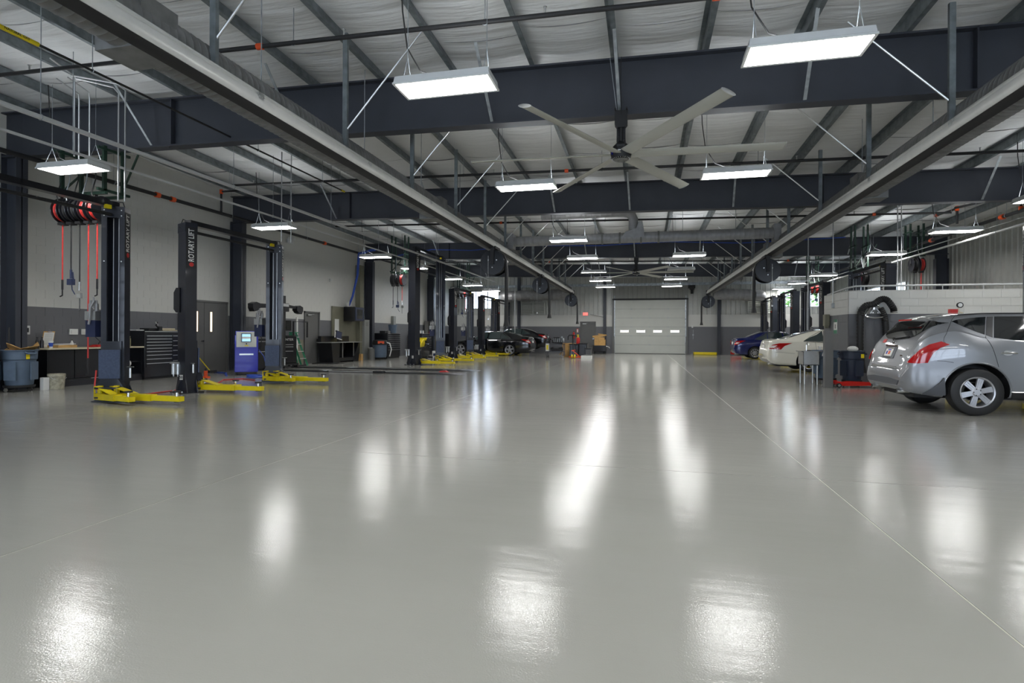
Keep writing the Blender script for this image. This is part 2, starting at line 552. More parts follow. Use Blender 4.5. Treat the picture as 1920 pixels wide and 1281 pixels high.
# ---------------------------------------------------------------- roll-up door (six ribs high, four slot windows)
d1 = struct(thing('door_1', 'white sectional overhead door with four slot windows in the back wall', 'door', (0.385, YB - .02, 0)))
del d1['category']
dw, hh = 4.66, 3.66
for k in range(6):
    z0 = k * hh / 6; z1 = z0 + hh / 6 - .012
    if k == 2:
        holes = []
        for q in range(4):
            cx = (-1.67, -.585, .525, 1.645)[q]
            holes.append((cx - .29, cx + .29, z0 + .225, z0 + .395))
        ya = 0
        xs_ = sorted([-dw / 2, dw / 2] + [h[0] for h in holes] + [h[1] for h in holes])
        g = G()
        for a, b in zip(xs_, xs_[1:]):
            m_ = (a + b) / 2
            hit = [h for h in holes if h[0] < m_ < h[1]]
            if hit:
                g.b2((a, 0, z0), (b, .045, hit[0][2])); g.b2((a, 0, hit[0][3]), (b, .045, z1))
            else: g.b2((a, 0, z0), (b, .045, z1))
        pn = ob('panel', g, 'panel_white', d1, smooth=False)
        for h in holes:
            n = 10; r = (h[3] - h[2]) / 2 + .012; cx0, cx1 = h[0] + r - .02, h[1] - r + .02; cz = (h[2] + h[3]) / 2
            out = [(cx1 + r * math.cos(a), cz + r * math.sin(a)) for a in [-PI / 2 + PI * i / n for i in range(n + 1)]] + [(cx0 + r * math.cos(a), cz + r * math.sin(a)) for a in [PI / 2 + PI * i / n for i in range(n + 1)]]
            r2 = r - .03
            inn = [(cx1 + r2 * math.cos(a), cz + r2 * math.sin(a)) for a in [-PI / 2 + PI * i / n for i in range(n + 1)]] + [(cx0 + r2 * math.cos(a), cz + r2 * math.sin(a)) for a in [PI / 2 + PI * i / n for i in range(n + 1)]]
            g = G(); N = len(out)
            # outer square-ish plate filler around the slot opening
            vs = [(u, -.012, v) for u, v in out] + [(u, -.012, v) for u, v in inn] + [(u, .03, v) for u, v in inn] + [(u, .03, v) for u, v in out]
            fs = []
            for i in range(N):
                j = (i + 1) % N
                fs += [(i, j, N + j, N + i), (N + i, N + j, 2 * N + j, 2 * N + i), (2 * N + i, 2 * N + j, 3 * N + j, 3 * N + i), (3 * N + i, 3 * N + j, j, i)]
            g.add(vs, fs)
            f_ = ob('window_frame', g, 'black_matte', d1)
            ob('pane', G().b2((h[0], .02, h[2]), (h[1], .024, h[3])), emat('door_pane', (1, .97, .9), 3.2), f_, smooth=False)
    else:
        pn = ob('panel', G().b2((-dw / 2, 0, z0), (dw / 2, .045, z1)), 'panel_white', d1, smooth=False)
    if k:
        for q in (-1.22, 0, 1.22):
            g = G().box((q, -.008, z0 - .006), (.1, .016, .05)); g.cyl((q - .05, -.014, z0 - .006), (q + .05, -.014, z0 - .006), .008, n=6)
            ob('hinge', g, 'galv', d1)
for s in (-1, 1):
    g = G().b2((s * (dw / 2 + .0), -.06, .0), (s * (dw / 2 + .05), -.01, hh + .3)); ob('track', g, 'galv', d1)
    g = G()
    for k in range(7): g.box((s * (dw / 2 - .02), -.04, .15 + k * .55), (.05, .05, .07))
    ob('roller', g, 'galv', d1)
    ob('jamb', G().b2((s * (dw / 2 + .05), -.09, 0), (s * (dw / 2 + .17), .03, hh + .08)), 'door_grey', d1)
    ob('track_guard', G().b2((s * (dw / 2 + .0), -.16, 0), (s * (dw / 2 + .14), -.065, 1.2)), 'door_grey', d1)
ob('seam_light_block', G().b2((-dw / 2, .06, -.0), (dw / 2, .09, 1.4)).b2((-dw / 2, .06, 1.66), (dw / 2, .09, hh + .1)), 'siding_dark', d1, smooth=False)  # unseen slab added to stop sky light leaking through the panel seams
ob('header', G().b2((-dw / 2 - .17, -.09, hh + .0), (dw / 2 + .17, .03, hh + .1)), 'black_matte', d1)
ob('bottom_seal', G().b2((-dw / 2, -.005, 0), (dw / 2, .05, .03)), 'rubber', d1)
ob('header_siding', G().b2((-dw / 2 - .15, .0, hh + .1), (dw / 2 + .15, .04, 5.2)), 'header_siding', d1)
g = G()
x = -dw / 2
while x < dw / 2:
    g.prism([(x - .04, .0), (x - .02, -.03), (x + .02, -.03), (x + .04, .0)], hh + .1, 5.2, 'Z'); x += .3
ob('header_rib', g, 'header_siding', d1, smooth=False)
one('door_operator', G().box((0, 0, 0), (.28, .25, .3)).cyl((0, -.05, -.15), (0, -.05, -.42), .09, n=12).cyl((-.25, 0, .05), (.2, 0, .05), .11, n=12), 'black_matte',
    'black motor housing on the back wall right of the overhead door top', 'motor', (3.1, YB - .22, 4.45))
one('wall_button', G().box((0, 0, 0), (.09, .06, .16)).cyl((0, -.03, .03), (0, -.05, .03), .02).cyl((0, -.03, -.03), (0, -.05, -.03), .02), 'white_paint', 'small door push button box on back wall right of the overhead door', 'button', (3.15, YB - .05, 1.85))
one('wall_valve', G().cyl((0, 0, -.3), (0, 0, .35), .015).box((0, 0, 0), (.1, .06, .08)), 'galv', 'thin riser with small box on dark wall right of overhead door', 'pipe', (3.2, YB - .05, 1.3))

# ---------------------------------------------------------------- personnel doors
def man_door(n, W, H, face, loc, rz, label, lever=1, closer=True, slots=None, plate=False):
    """origin at opening centre on floor, local -Y looks into the room"""
    o = struct(thing('door_%d' % n, label, 'door', loc, rz)); del o['category']
    g = G()
    for s in (-1, 1): g.b2((s * W / 2, -.05, 0), (s * (W / 2 + .06), .03, H + .06))
    g.b2((-W / 2 - .06, -.05, H), (W / 2 + .06, .03, H + .06))
    ob('door_frame', g, 'door_grey', o)
    leaves = [(-W / 2, W / 2)] if not slots else [(-W / 2, -.004), (.004, W / 2)]
    for i, (a, b) in enumerate(leaves):
        if slots:
            m_ = (a + b) / 2 + (.18 if i == 0 else -.18) * 1.0
            g = G()
            g.b2((a + .004, -.02, .01), (m_ - .07, .02, H - .004)); g.b2((m_ + .07, -.02, .01), (b - .004, .02, H - .004))
            g.b2((m_ - .07, -.02, .01), (m_ + .07, .02, 1.28)); g.b2((m_ - .07, -.02, 1.96), (m_ + .07, .02, H - .004))
            lf = ob('leaf', g, 'door_grey', o, smooth=False)
            ob('glass_slot', G().b2((m_ - .055, -.005, 1.3), (m_ + .055, .0, 1.94)), 'warm_window', lf, smooth=False)
            g = G()
            for q in (-1, 1): g.b2((m_ + q * .055, -.028, 1.28), (m_ + q * .075, -.02, 1.96))
            g.b2((m_ - .075, -.028, 1.265), (m_ + .075, -.02, 1.3)); g.b2((m_ - .075, -.028, 1.94), (m_ + .075, -.02, 1.975))
            ob('slot_trim', g, 'door_grey', lf, smooth=False)
        else:
            lf = ob('leaf', G().b2((a + .004, .0, .01), (b - .004, .04, H - .004)), 'door_grey', o, smooth=False)
        if not slots or i == 0:
            hx = b - .07 if (slots or lever > 0) else a + .07
            d = -1 if (slots or lever > 0) else 1
            y = -.02 if slots else 0
            g = G().cyl((hx, y, 1.0), (hx, y - .05, 1.0), .028, n=12).bar((hx, y - .05, 1.0), (hx + d * .11, y - .05, 1.0), .02)
            ob('handle', g, 'chrome', lf)
    if closer:
        g = G().box((W / 4 * -lever, -.04, H - .09), (.26, .07, .06)).bar((W / 4 * -lever, -.08, H - .07), (0, -.12, H - .05), .025, .01)
        ob('closer', g, 'white_paint' if plate else 'alu', o)
    return o
man_door(2, .97, 2.13, 0, (-3.78, YB - .03, 0), 0, 'dark grey personnel door under the exit sign in back wall', lever=1, plate=True)
man_door(3, 1.9, 2.24, 0, (XL + .02, (DB0 + DB1) / 2, 0), -PI / 2 + PI, 'grey double door with two slot windows in left wall', slots=True, closer=False)
man_door(4, .98, 2.13, 0, (XL + .01, 20.9, 0), PI / 2, 'single grey personnel door in left wall near green ladder', lever=1)

# exit sign + others on back wall
t = thing('exit_sign', 'red lit exit sign on back wall above the grey personnel door', 'sign', (-3.95, YB - .14, 2.72))
ob('housing', G().box((0, .03, 0), (.36, .06, .22)), 'white_paint', t)
ob('face', G().box((0, -.006, 0), (.33, .01, .19)), 'exit_red', t, smooth=False)
text('lettering', 'EXIT', .15, 'paper', Matrix.Translation((0, -.013, 0)) @ Matrix.Rotation(PI / 2, 4, 'X'), t, depth=.001)
one('wall_brace', G().bar((-3.6, YB - .1, 2.68), (-2.72, YB - .16, 2.5), .035), 'siding_dark', 'thin diagonal arm from exit sign to the wall column', 'brace')
g = G().box((0, 0, 0), (.14, .012, .26)); t = one('extinguisher_sign', g, 'paper', 'small white and red fire extinguisher sign on back wall', 'sign', (-4.5, YB - .05, 1.57))
ob('red_border', G().b2((-.07, -.009, -.13), (-.045, -.006, .13)).b2((.045, -.009, -.13), (.07, -.006, .13)).b2((-.045, -.009, .09), (.045, -.006, .13)), 'red', t, smooth=False)
def extinguisher(loc, label, grp=None):
    t = thing('fire_extinguisher', label, 'extinguisher', loc, 0, grp)
    ob('cylinder', G().lathe([(.0, 0), (.075, .0), (.08, .03), (.08, .36), (.06, .42), (.025, .45), (.02, .47)], n=16), 'red', t)
    g = G().box((0, -.01, .49), (.03, .12, .03)).bar((0, -.06, .52), (0, .04, .5), .02); ob('valve', g, 'black_matte', t)
    ob('hose', G().tube([(0, .02, .48), (.07, .0, .45), (.1, 0, .3), (.095, 0, .12)], .012), 'rubber', t)
    return t
def louver(x0, x1, z0, z1, label):
    t = thing('wall_louver', label, 'louver', ((x0 + x1) / 2, YB - .05, z0), 0, 'louvers on the back wall')
    W, H = x1 - x0, z1 - z0
    g = G()
    for a in (-W / 2, 0, W / 2): g.b2((a - .025, -.12, 0), (a + .025, .04, H))
    g.b2((-W / 2, -.12, -.025), (W / 2, .04, .025)); g.b2((-W / 2, -.12, H - .025), (W / 2, .04, H + .025))
    ob('frame', g, 'panel_white', t)
    for s in (0, 1):
        a = -W / 2 + .025 + s * W / 2; b = a + W / 2 - .05
        for k in range(int(H / .11)):
            z = .06 + k * .11
            g = G().add([(a, -.09, z), (b, -.09, z), (b, -.01, z + .075), (a, -.01, z + .075), (a, -.083, z - .008), (b, -.083, z - .008), (b, -.003, z + .067), (a, -.003, z + .067)],
                        [(0, 1, 2, 3), (7, 6, 5, 4), (0, 4, 5, 1), (3, 2, 6, 7), (0, 3, 7, 4), (1, 5, 6, 2)])
            ob('slat', g, 'panel_white', t, smooth=False)
    ob('backing', G().b2((-W / 2, .0, 0), (W / 2, .03, H)), 'siding', t)
louver(-8.5, -6.85, 2.72, 3.55, 'metal louver vent left of the exit sign on back wall')
louver(6.6, 8.12, 2.72, 3.58, 'metal louver vent right side of back wall behind lift posts')

# ---------------------------------------------------------------- steel frames
def frame(Y, label):
    t = thing('roof_beam', label, 'beam', (0, Y, 0), 0, 'steel portal frames carrying the roof')
    n = 12
    X0, X1 = XL + .05, XR - .05
    for zf, nm, th in ((rz_, 'top_flange', -.03), (bz_, 'bottom_flange', .03)):
        g = G()
        vs = []; 
        for i in range(n + 1):
            x = X0 + (X1 - X0) * i / n; z = zf(x, Y)
            vs += [(x, -.12, z), (x, .12, z), (x, .12, z + th), (x, -.12, z + th)]
        fs = []
        for i in range(n):
            for j in range(4): fs.append((i * 4 + j, i * 4 + (j + 1) % 4, i * 4 + 4 + (j + 1) % 4, i * 4 + 4 + j))
        fs += [(0, 1, 2, 3), tuple(4 * n + q for q in (3, 2, 1, 0))]
        g.add(vs, fs)
        ob(nm, g, 'beam_paint', t, smooth=False)
    g = G(); vs = []
    for i in range(n + 1):
        x = X0 + (X1 - X0) * i / n
        vs += [(x, -.008, bz_(x, Y)), (x, .008, bz_(x, Y)), (x, .008, rz_(x, Y)), (x, -.008, rz_(x, Y))]
    g.add(vs, fs)
    ob('web', g, 'beam_paint', t, smooth=False)
    for X, s in ((X0, 1), (X1, -1)):
        g = G()
        def q(za, zb, xa, xb, ya, yb):
            pass
        top = rz_(X, Y)
        for (xa0, xa1, xb0, xb1, ya) in ((0, .02, 0, .02, .12), (.42, .44, .42, .44, .12)):
            g.add([(X + s * xa0, -ya, 0), (X + s * xa1, -ya, 0), (X + s * xa1, ya, 0), (X + s * xa0, ya, 0),
                   (X + s * xb0, -ya, top - .9), (X + s * xb1, -ya, top - .9), (X + s * xb1, ya, top - .9), (X + s * xb0, ya, top - .9)],
                  [(0, 1, 2, 3), (7, 6, 5, 4), (0, 4, 5, 1), (1, 5, 6, 2), (2, 6, 7, 3), (3, 7, 4, 0)])
        g.add([(X, -.01, 0), (X + s * .44, -.01, 0), (X + s * .44, -.01, top - .9), (X, -.01, top), (X + s * .44, -.01, top),
               (X, .01, 0), (X + s * .44, .01, 0), (X + s * .44, .01, top - .9), (X, .01, top), (X + s * .44, .01, top)],
              [(0, 1, 2, 4, 3), (8, 9, 7, 6, 5), (0, 5, 6, 1), (1, 6, 7, 2), (2, 7, 9, 4), (0, 3, 8, 5)])
        ob('column', g, 'beam_paint', t, smooth=False)
    # stiffeners, bolts seen along the web
    for x in (-9.2, 4.6):
        g = G().b2((x - .01, -.12, bz_(x, Y)), (x + .01, .12, rz_(x, Y)))
        for k in range(4): g.cyl((x - .04, -.1, bz_(x, Y) - .015 - 0 * k), (x - .04 + .001, -.1, bz_(x, Y) - .03), .012, n=6)
        ob('stiffener', g, 'beam_paint', t, smooth=False)
ord_ = ['overhead in front of the first light pair', 'carrying the big fan nearest the camera', 'second deep beam, just beyond the near big fan', 'third deep beam, holding the farther fan', 'last deep beam before the back wall']
for Y, l in zip(FR[1:], ord_[1:]):
    frame(Y, 'dark slate steel roof frame, ' + l)

# ---------------------------------------------------------------- ceiling: insulation sheet with purlins
nx, ny = 182, 300
vs = []; fs = []
PX = [-13.1 + 1.4 * k for k in range(18)]
for j in range(ny + 1):
    Y = YF + (YB - YF) * j / ny
    for i in range(nx + 1):
        X = XL + (XR - XL) * i / nx
        u = ((X + 13.1) / 1.4) % 1
        sag = 1 - (2 * u - 1) ** 2
        wr_ = .012 * math.sin(Y * 9 + 1.7 * math.sin(X * .9 + Y)) + .010 * math.sin(Y * 23 + 2 * math.sin(X * 1.3)) + .02 * noise.noise((X * .5, Y * 1.3, 0))
        z = rz_(X, Y) + .225 - .055 * sag + wr_ * sag
        vs.append((X, Y, z))
for j in range(ny):
    for i in range(nx):
        a = j * (nx + 1) + i
        fs.append((a, a + nx + 1, a + nx + 2, a + 1))
ce = struct(ob('ceiling', G().add(vs, fs), 'insulation', fixn=False))
struct(ob('roof_deck', G().b2((XL - .25, YF - .25, 6.45), (XR + .25, YB + .2, 6.6)), 'siding'))
for X in PX:
    g = G(); pr = [(-.035, 0), (.035, 0), (.035, .012), (.0, .012)]
    Ys = [YF, 9.3, 16.2, 25.5, 33.8, YB]
    prof = [(.0, 0), (.075, 0), (.075, .02), (.069, .02), (.069, .006), (.006, .006), (.006, .194), (-.069, .194), (-.069, .2), (0, .2)]
    n = len(prof)
    vs = [(X + a, Y, rz_(X, Y) + b) for Y in Ys for a, b in prof]
    fs = [(k * n + i, k * n + (i + 1) % n, (k + 1) * n + (i + 1) % n, (k + 1) * n + i) for k in range(len(Ys) - 1) for i in range(n)]
    g.add(vs, fs)
    ob('purlin', g, 'purlin_galv', ce, smooth=False)
# blanket seams: thin tape strips every 1.8 m
for k, Y in enumerate([YF + .9 + 1.83 * q for q in range(25)]):
    g = G()
    for a, b in zip(PX, PX[1:]):
        n = 8; vv = []
        for i in range(n + 1):
            X = a + .02 + (b - a - .04) * i / n; u = (X - a) / 1.4; sag = 1 - (2 * u - 1) ** 2
            y = Y + .12 * math.sin(a * 1.7 + k)
            z = rz_(X, y) + .225 - .068 * sag
            vv += [(X, y, z), (X, y + .012, z + .03)]
        g.add(vv, [(2 * i, 2 * i + 2, 2 * i + 3, 2 * i + 1) for i in range(n)])
    ob('blanket_seam', g, 'duct_grey', ce, smooth=False, fixn=False)
# flange braces from purlins down to the beams
for Y in FR[1:]:
    for X in (-9.7, -6.4, -2.6, -.45, 2.3, 5.3, 8.1):
        g = G().bar((X, Y + .95, rz_(X, Y) + .03), (X + .05, Y + .13, bz_(X, Y) + .03), .05, .008)
        g.bar((X, Y - .95, rz_(X, Y) + .03), (X + .05, Y - .13, bz_(X, Y) + .03), .05, .008)
        ob('flange_brace', g, 'galv', ce, smooth=False)

# ---------------------------------------------------------------- lights
def make_light(lens='lens'):
    t = thing('light_fixture', 'x', 'light', (0, 0, 4.2), 0, 'high bay light fixtures')
    W, D = 1.19, .46
    g = G()
    # lipped tray: outer frame and sloped body
    def loop(w, d, z): return [(-w / 2, -d / 2, z), (w / 2, -d / 2, z), (w / 2, d / 2, z), (-w / 2, d / 2, z)]
    L = [loop(W - .06, D - .06, .004), loop(W, D, 0), loop(W, D, .02), loop(W - .02, D - .02, .028), loop(W - .04, D - .05, .1), loop(W - .12, D - .14, .125)]
    vs = sum(L, []); n = len(L)
    fs = [(k * 4 + i, k * 4 + (i + 1) % 4, k * 4 + 4 + (i + 1) % 4, k * 4 + 4 + i) for k in range(n - 1) for i in range(4)] + [tuple(4 * (n - 1) + q for q in range(4))]
    g.add(vs, fs)
    ob('housing', g, 'white_paint', t, smooth=False, fixn=False)
    ob('lens', G().b2((-W / 2 + .03, -D / 2 + .03, .003), (W / 2 - .03, D / 2 - .03, .01)), lens, t, smooth=False)
    ob('uplight_slot', G().b2((-W / 2 + .09, -.11, .125), (W / 2 - .09, .11, .13)), 'uplight', t, smooth=False)
    for s in (-1, 1):
        g = G()
        for q in (-1, 1): g.tube([(s * .5, q * .12, .12), (s * .5, 0, .42)], .004, 5)
        g.tube([(s * .5, 0, .42), (s * .5, 0, 1.6)], .004, 5)
        ob('wire', g, 'galv', t)
    ob('power_cord', G().tube([(.1, 0, .12), (-.1, .02, .14), (-.35, .03, .25), (-.52, .03, .55), (-.58, .02, 1.0), (-.6, 0, 1.6)], .009, 6), 'rubber', t)
    return t
rows = {
 'left row over the aisle': (-2.31, [6.27, 10.9, 17.35, 21.45, 26.5, 30.5, 34.6]),
 'right row over the aisle': (1.62, [6.3, 10.85, 21.5, 30.3, 34.6]),
 'far left row over the lifts': (-10.08, [7.95, 13.57, 19.6, 23.3, 28.2, 32.1, 36.25]),
 'far right row over the lifts': (8.5, [14.3, 18.04, 22.6, 29.8, 34.05, 37.9]),
}
ordn = ['nearest the camera', 'second from the camera', 'third from the camera', 'fourth from the camera', 'fifth from the camera', 'sixth from the camera', 'farthest from the camera']
proto = None
for rn, (X, Ys) in rows.items():
    for i, Y in enumerate(Ys):
        l = ordn[-1] if i == len(Ys) - 1 else ordn[i]
        lab = 'white box light fixture lit, %s, %s' % (rn, l)
        if proto is None:
            proto = make_light(); o = proto; o.location = (X, Y, 4.2); o['label'] = lab
        else: o = dup(proto, (X, Y, 4.2), 0, lab)
        o['group'] = 'lit fixtures of the ' + rn
# fixture that is switched off beside the far fan
o = dup(proto, (1.62, 26.0, 4.2), 0, 'unlit light fixture right of the aisle beside the farther fan')
o['group'] = 'lit fixtures of the right row over the aisle'
for c in o.children:
    if c.name.startswith('lens'):
        c.data = c.data.copy(); c.data.materials[0] = M['panel_white']
# the same rows go on behind the camera and light the near floor
for X, wx in ((-10.08, 'far left row'), (-2.31, 'left aisle row'), (1.62, 'right aisle row'), (8.5, 'far right row')):
    for Y, wy in ((1.2, 'just above the camera position'), (-3.6, 'well behind the camera')):
        o = dup(proto, (X, Y, 4.2), 0, 'white box light fixture lit, out of view, %s, %s' % (wx, wy)); o['group'] = 'fixtures behind the camera'
        for c in o.children:
            if c.name.startswith('lens'):
                c.data = c.data.copy(); c.data.materials[0] = M['lens_back']
for Y in (8.2,):
    o = dup(proto, (8.5, Y, 4.2), 0, 'white box light fixture lit, above the silver car out of view'); o['group'] = 'fixtures behind the camera'

# ---------------------------------------------------------------- big ceiling fans
def make_fan(label, loc, top, rot):
    t = thing('ceiling_fan', label, 'fan', loc, 0, 'large six blade ceiling fans')
    ob('hub', G().lathe([(.0, -.1), (.1, -.1), (.15, -.075), (.165, -.02), (.17, .05), (.15, .07), (.0, .075)], n=32), 'black_matte', t)
    ob('hub_grille', G().lathe([(0, -.112), (.1, -.112), (.12, -.1), (.1, -.098), (0, -.098)], n=32).ring((0, 0, -.112), .06, .008), 'siding_dark', t)
    g = G()
    for k in range(24):
        a = 2 * PI * k / 24; g.box((.135 * math.cos(a), .135 * math.sin(a), -.088), (.02, .008, .012), Matrix.Rotation(a, 3, 'Z'))
    ob('hub_fins', g, 'alu', t, smooth=False)
    ob('badge', G().box((-.02, -.171, 0.01), (.05, .006, .018)), 'paper', t)
    ob('badge', G().box((-.13, -.108, -.01), (.012, .035, .06), Matrix.Rotation(-.9, 3, 'Z')), 'screen' if False else 'machine_blue', t)
    ob('motor_case', G().lathe([(.0, .07), (.12, .07), (.13, .12), (.06, .19), (.0, .2)], n=6), 'black_matte', t)
    g = G().cyl((0, 0, .15), (0, 0, .46), .035, n=10)
    for k in range(6):
        for s in (-1, 1): g.cyl((s * .05, -.03, .2 + k * .045), (s * .055, -.045, .2 + k * .045), .007, n=6)
    g.bar((-.045, 0, .17), (-.045, 0, .45), .012, .05); g.bar((.045, 0, .17), (.045, 0, .45), .012, .05)
    ob('down_rod', g, 'black_matte', t)
    ob('beam_clamp', G().prism([(-.1, .46), (-.06, .41), (.06, .41), (.1, .46), (.1, .66), (.075, .68), (-.075, .68), (-.1, .66)], -.06, .06, 'Y').cyl((-.09, -.09, .7), (-.09, .12, .7), .015).cyl((.09, -.09, .7), (.09, .12, .7), .015), 'black_matte', t)
    ob('power_cable', G().tube([(0, -.06, .6), (.005, -.08, .8), (-.01, -.09, 1.1), (.0, -.12, 1.5)], .008, 6), 'rubber', t)
    for k in range(6):
        a = rot + k * PI / 3
        Rm = Matrix.Rotation(a, 4, 'Z') @ Matrix.Translation((0, 0, -.01)) @ Matrix.Rotation(math.radians(-15), 4, 'Y') if False else Matrix.Rotation(a, 4, 'Z') @ Matrix.Translation((0, 0, -.01)) @ Matrix.Rotation(math.radians(-15), 4, 'X')
        prof = [(.105 * math.cos(2 * PI * i / 14), .017 * math.sin(2 * PI * i / 14)) for i in range(14)]
        g = G().prism(prof, .17, 2.45, 'X')
        g.rot(Rm)
        b = ob('blade', g, 'fan_grey', t)
        g = G()
        pr2 = [(u * 1.06, v * 1.5) for u, v in prof]
        g.prism(pr2, 2.45, 2.462, 'X'); g.rot(Rm)
        ob('blade_tip', g, 'alu', b)
        g = G().box((.2, 0, 0), (.16, .05, .02)); g.rot(Rm); ob('blade_root', g, 'fan_grey', b)
    return t
make_fan('large six blade grey ceiling fan nearest the camera, hung from first deep beam', (-.37, 9.08, 4.17), 0, math.radians(3))
make_fan('large six blade grey ceiling fan farther off, above the aisle centre', (-.34, 25.5, 4.08), 0, math.radians(3))
# strap hanger beside near fan
ob('fan_strap', G().bar((-.55, 9.1, 5.72), (-.44, 9.0, 4.86), .05, .01), 'galv', ce, smooth=False)
# ---------------------------------------------------------------- exhaust rails with spiral ducts, drops and hose reels
def spiral_duct(g, p0, p1, r, n=20, step=.12, rib=.006):
    p0, p1 = Vector(p0), Vector(p1)
    L = (p1 - p0).length; k = max(1, int(L / step))
    pts = []; rr = []
    for i in range(k):
        a = i / k; b = (i + .85) / k; c = (i + .925) / k
        for t, q in ((a, r), (b, r), (c, r + rib)):
            pts.append(p0.lerp(p1, t)); rr.append(q)
    pts.append(p1); rr.append(r)
    g.tube(pts, rr, n)
def make_rail(s, X, Y1, drops, nm):
    t = thing('exhaust_rail', nm, 'duct', (X, 0, 4.05), 0)
    # local +x is towards the aisle when s=+1
    g = G()
    # aluminium profile with a bulged aisle face and open slot below
    pr = [(-.06, .06), (.02, .075), (.055, .07), (.062, .045), (.05, .03), (.055, .012), (.08, 0), (.086, -.05), (.078, -.095), (.06, -.115), (.03, -.115), (.03, -.09), (-.06, -.09)]
    g.prism([(s * a, b) for a, b in pr], -3.0, Y1, 'Y')
    ob('rail', g, 'rail_alu', t)
    ob('slot_seal', G().prism([(s * a, b) for a, b in ((-.06, -.085), (.035, -.085), (.056, -.12), (-.0, -.16), (-.06, -.17))], -3.0, Y1, 'Y'), 'black_matte', t)
    g = G()
    spiral_duct(g, (-s * .27, -3, .13), (-s * .27, Y1 - .6, .13), .25, 24, .1, .005)
    ob('spiral_duct', g, 'duct_dark', t)
    for k in range(14):
        y = .3 + k * 2.7
        if y > Y1 - 1: break
        g = G().box((s * .078, y, -.0), (.012, .1, .09))
        for a in (-.03, .03): g.cyl((s * .08, y + a, .0), (s * .092, y + a, .0), .01, n=6)
        ob('joint_plate', g, 'alu', t)
    for k, y in enumerate(drops):
        g = G()
        zt = rz_(X, y) - 4.05
        g.bar((s * .0, y, .07), (s * .0, y, zt), .075, .05, (0, 1, 0))
        ob('hanger_post', g, 'purlin_galv', t, smooth=False)
        g = G().cyl((0, y, .33), (s * 1.2, y + .15, zt - .02), .014, n=8)
        ob('sway_rod', g, 'alu', t)
        ob('hanger_wire', G().cyl((-s * .27, y + 1.1, .37), (-s * .27, y + 1.1, rz_(X, y + 1.1) - 4.05), .007, n=6), 'galv', t)
    for y in (4.4, 12.2, 20.5, 28.2):
        ob('duct_collar', G().box((-s * .3, y, .12), (.53, .42, .5)), 'duct_dark', t, smooth=False)
    ob('end_cap', G().box((0, Y1, -.04), (.2, .04, .3)), 'black_matte', t)
    return t
LP = [2.6, 5.05, 7.74, 10.28, 12.92, 15.49, 17.9, 20.3, 22.7, 25.1, 27.5, 30, 32.4]
make_rail(1, -4.5, 36.0, LP, 'long aluminium exhaust rail with spiral duct left of the aisle')
RP = [3.0, 5.8, 8.55, 11.36, 14.21, 17.1, 19.9, 22.5, 25.1, 27.5, 30, 32.4]
make_rail(-1, 3.98, 37.5, RP, 'long aluminium exhaust rail with spiral duct right of the aisle')

def make_reel(label, loc, s, zend, r=.34):
    t = thing('exhaust_hose_reel', label, 'reel', loc, 0, 'black exhaust hose reels under the rails')
    for y in (-.24, .22):
        g = G()
        g.lathe([(.02, y), (r, y), (r + .012, y + .01), (r, y + .02), (.02, y + .02)], ax='Y', n=32)
        g.ring((0, y + .01, 0), r, .014, 'Y', 32, 6)
        ob('flange', g, 'reel_black', t)
    ob('drum', G().lathe([(r * .62, -.22), (r * .62, .22)], ax='Y', n=24), 'black_matte', t)
    g = G()
    for k in range(3): g.ring((0, -.12 + k * .13, 0), r * .74, .06, 'Y', 28, 8)
    ob('coiled_hose', g, 'rubber', t)
    g = G()
    for k in range(3):
        a = k * 2 * PI / 3 + .5
        g.cyl((.15 * math.cos(a), -.245, .15 * math.sin(a)), (.15 * math.cos(a), -.262, .15 * math.sin(a)), .018, n=8)
    g.cyl((0, -.24, 0), (0, -.28, 0), .03, n=10)
    ob('bolts', g, 'alu', t)
    g = G().box((0, -.27, .22), (.1, .05, .55)).box((0, .25, .22), (.1, .05, .55)).box((0, 0, .46), (.22, .56, .07))
    for k in (-.15, .15): g.cyl((-.07, k, .5), (.07, k, .5), .05, n=12)
    ob('trolley', g, 'black_matte', t)
    g = G().tube([(s * .1, -.1, .28), (s * .2, -.1, .3), (s * .31, -.08, .22), (s * .37, -.06, .05), (s * .40, -.05, -.3), (s * .40, -.05, zend + .2)], .055, 10)
    h = ob('drop_hose', g, 'rubber', t)
    g = G().tube([(s * .40, -.05, zend + .2), (s * .40, -.05, zend)], [.055, .1], 10)
    ob('nozzle', g, 'rubber', h)
    g = G().tube([(-s * .12, -.28, .2), (-s * .12, -.28, zend + .25)], .006, 5); g.cyl((-s * .12, -.28, zend + .25), (-s * .12, -.28, zend + .2), .03, n=8)
    ob('pull_cord', g, 'alu', t)
make_reel('black hose reel under left exhaust rail, nearest the camera', (-4.5, 16.55, 3.45), 1, -1.95, .37)
make_reel('black hose reel under left exhaust rail, middle one', (-4.5, 24.5, 3.45), 1, -1.45, .34)
make_reel('black hose reel hanging at far end of left exhaust rail', (-4.5, 35.2, 3.45), 1, -1.5, .37)
make_reel('large black hose reel under right exhaust rail', (3.98, 20.0, 3.42), -1, -1.4, .38)
make_reel('black hose reel hanging at far end of right exhaust rail', (3.98, 37.3, 3.42), -1, -1.5, .38)

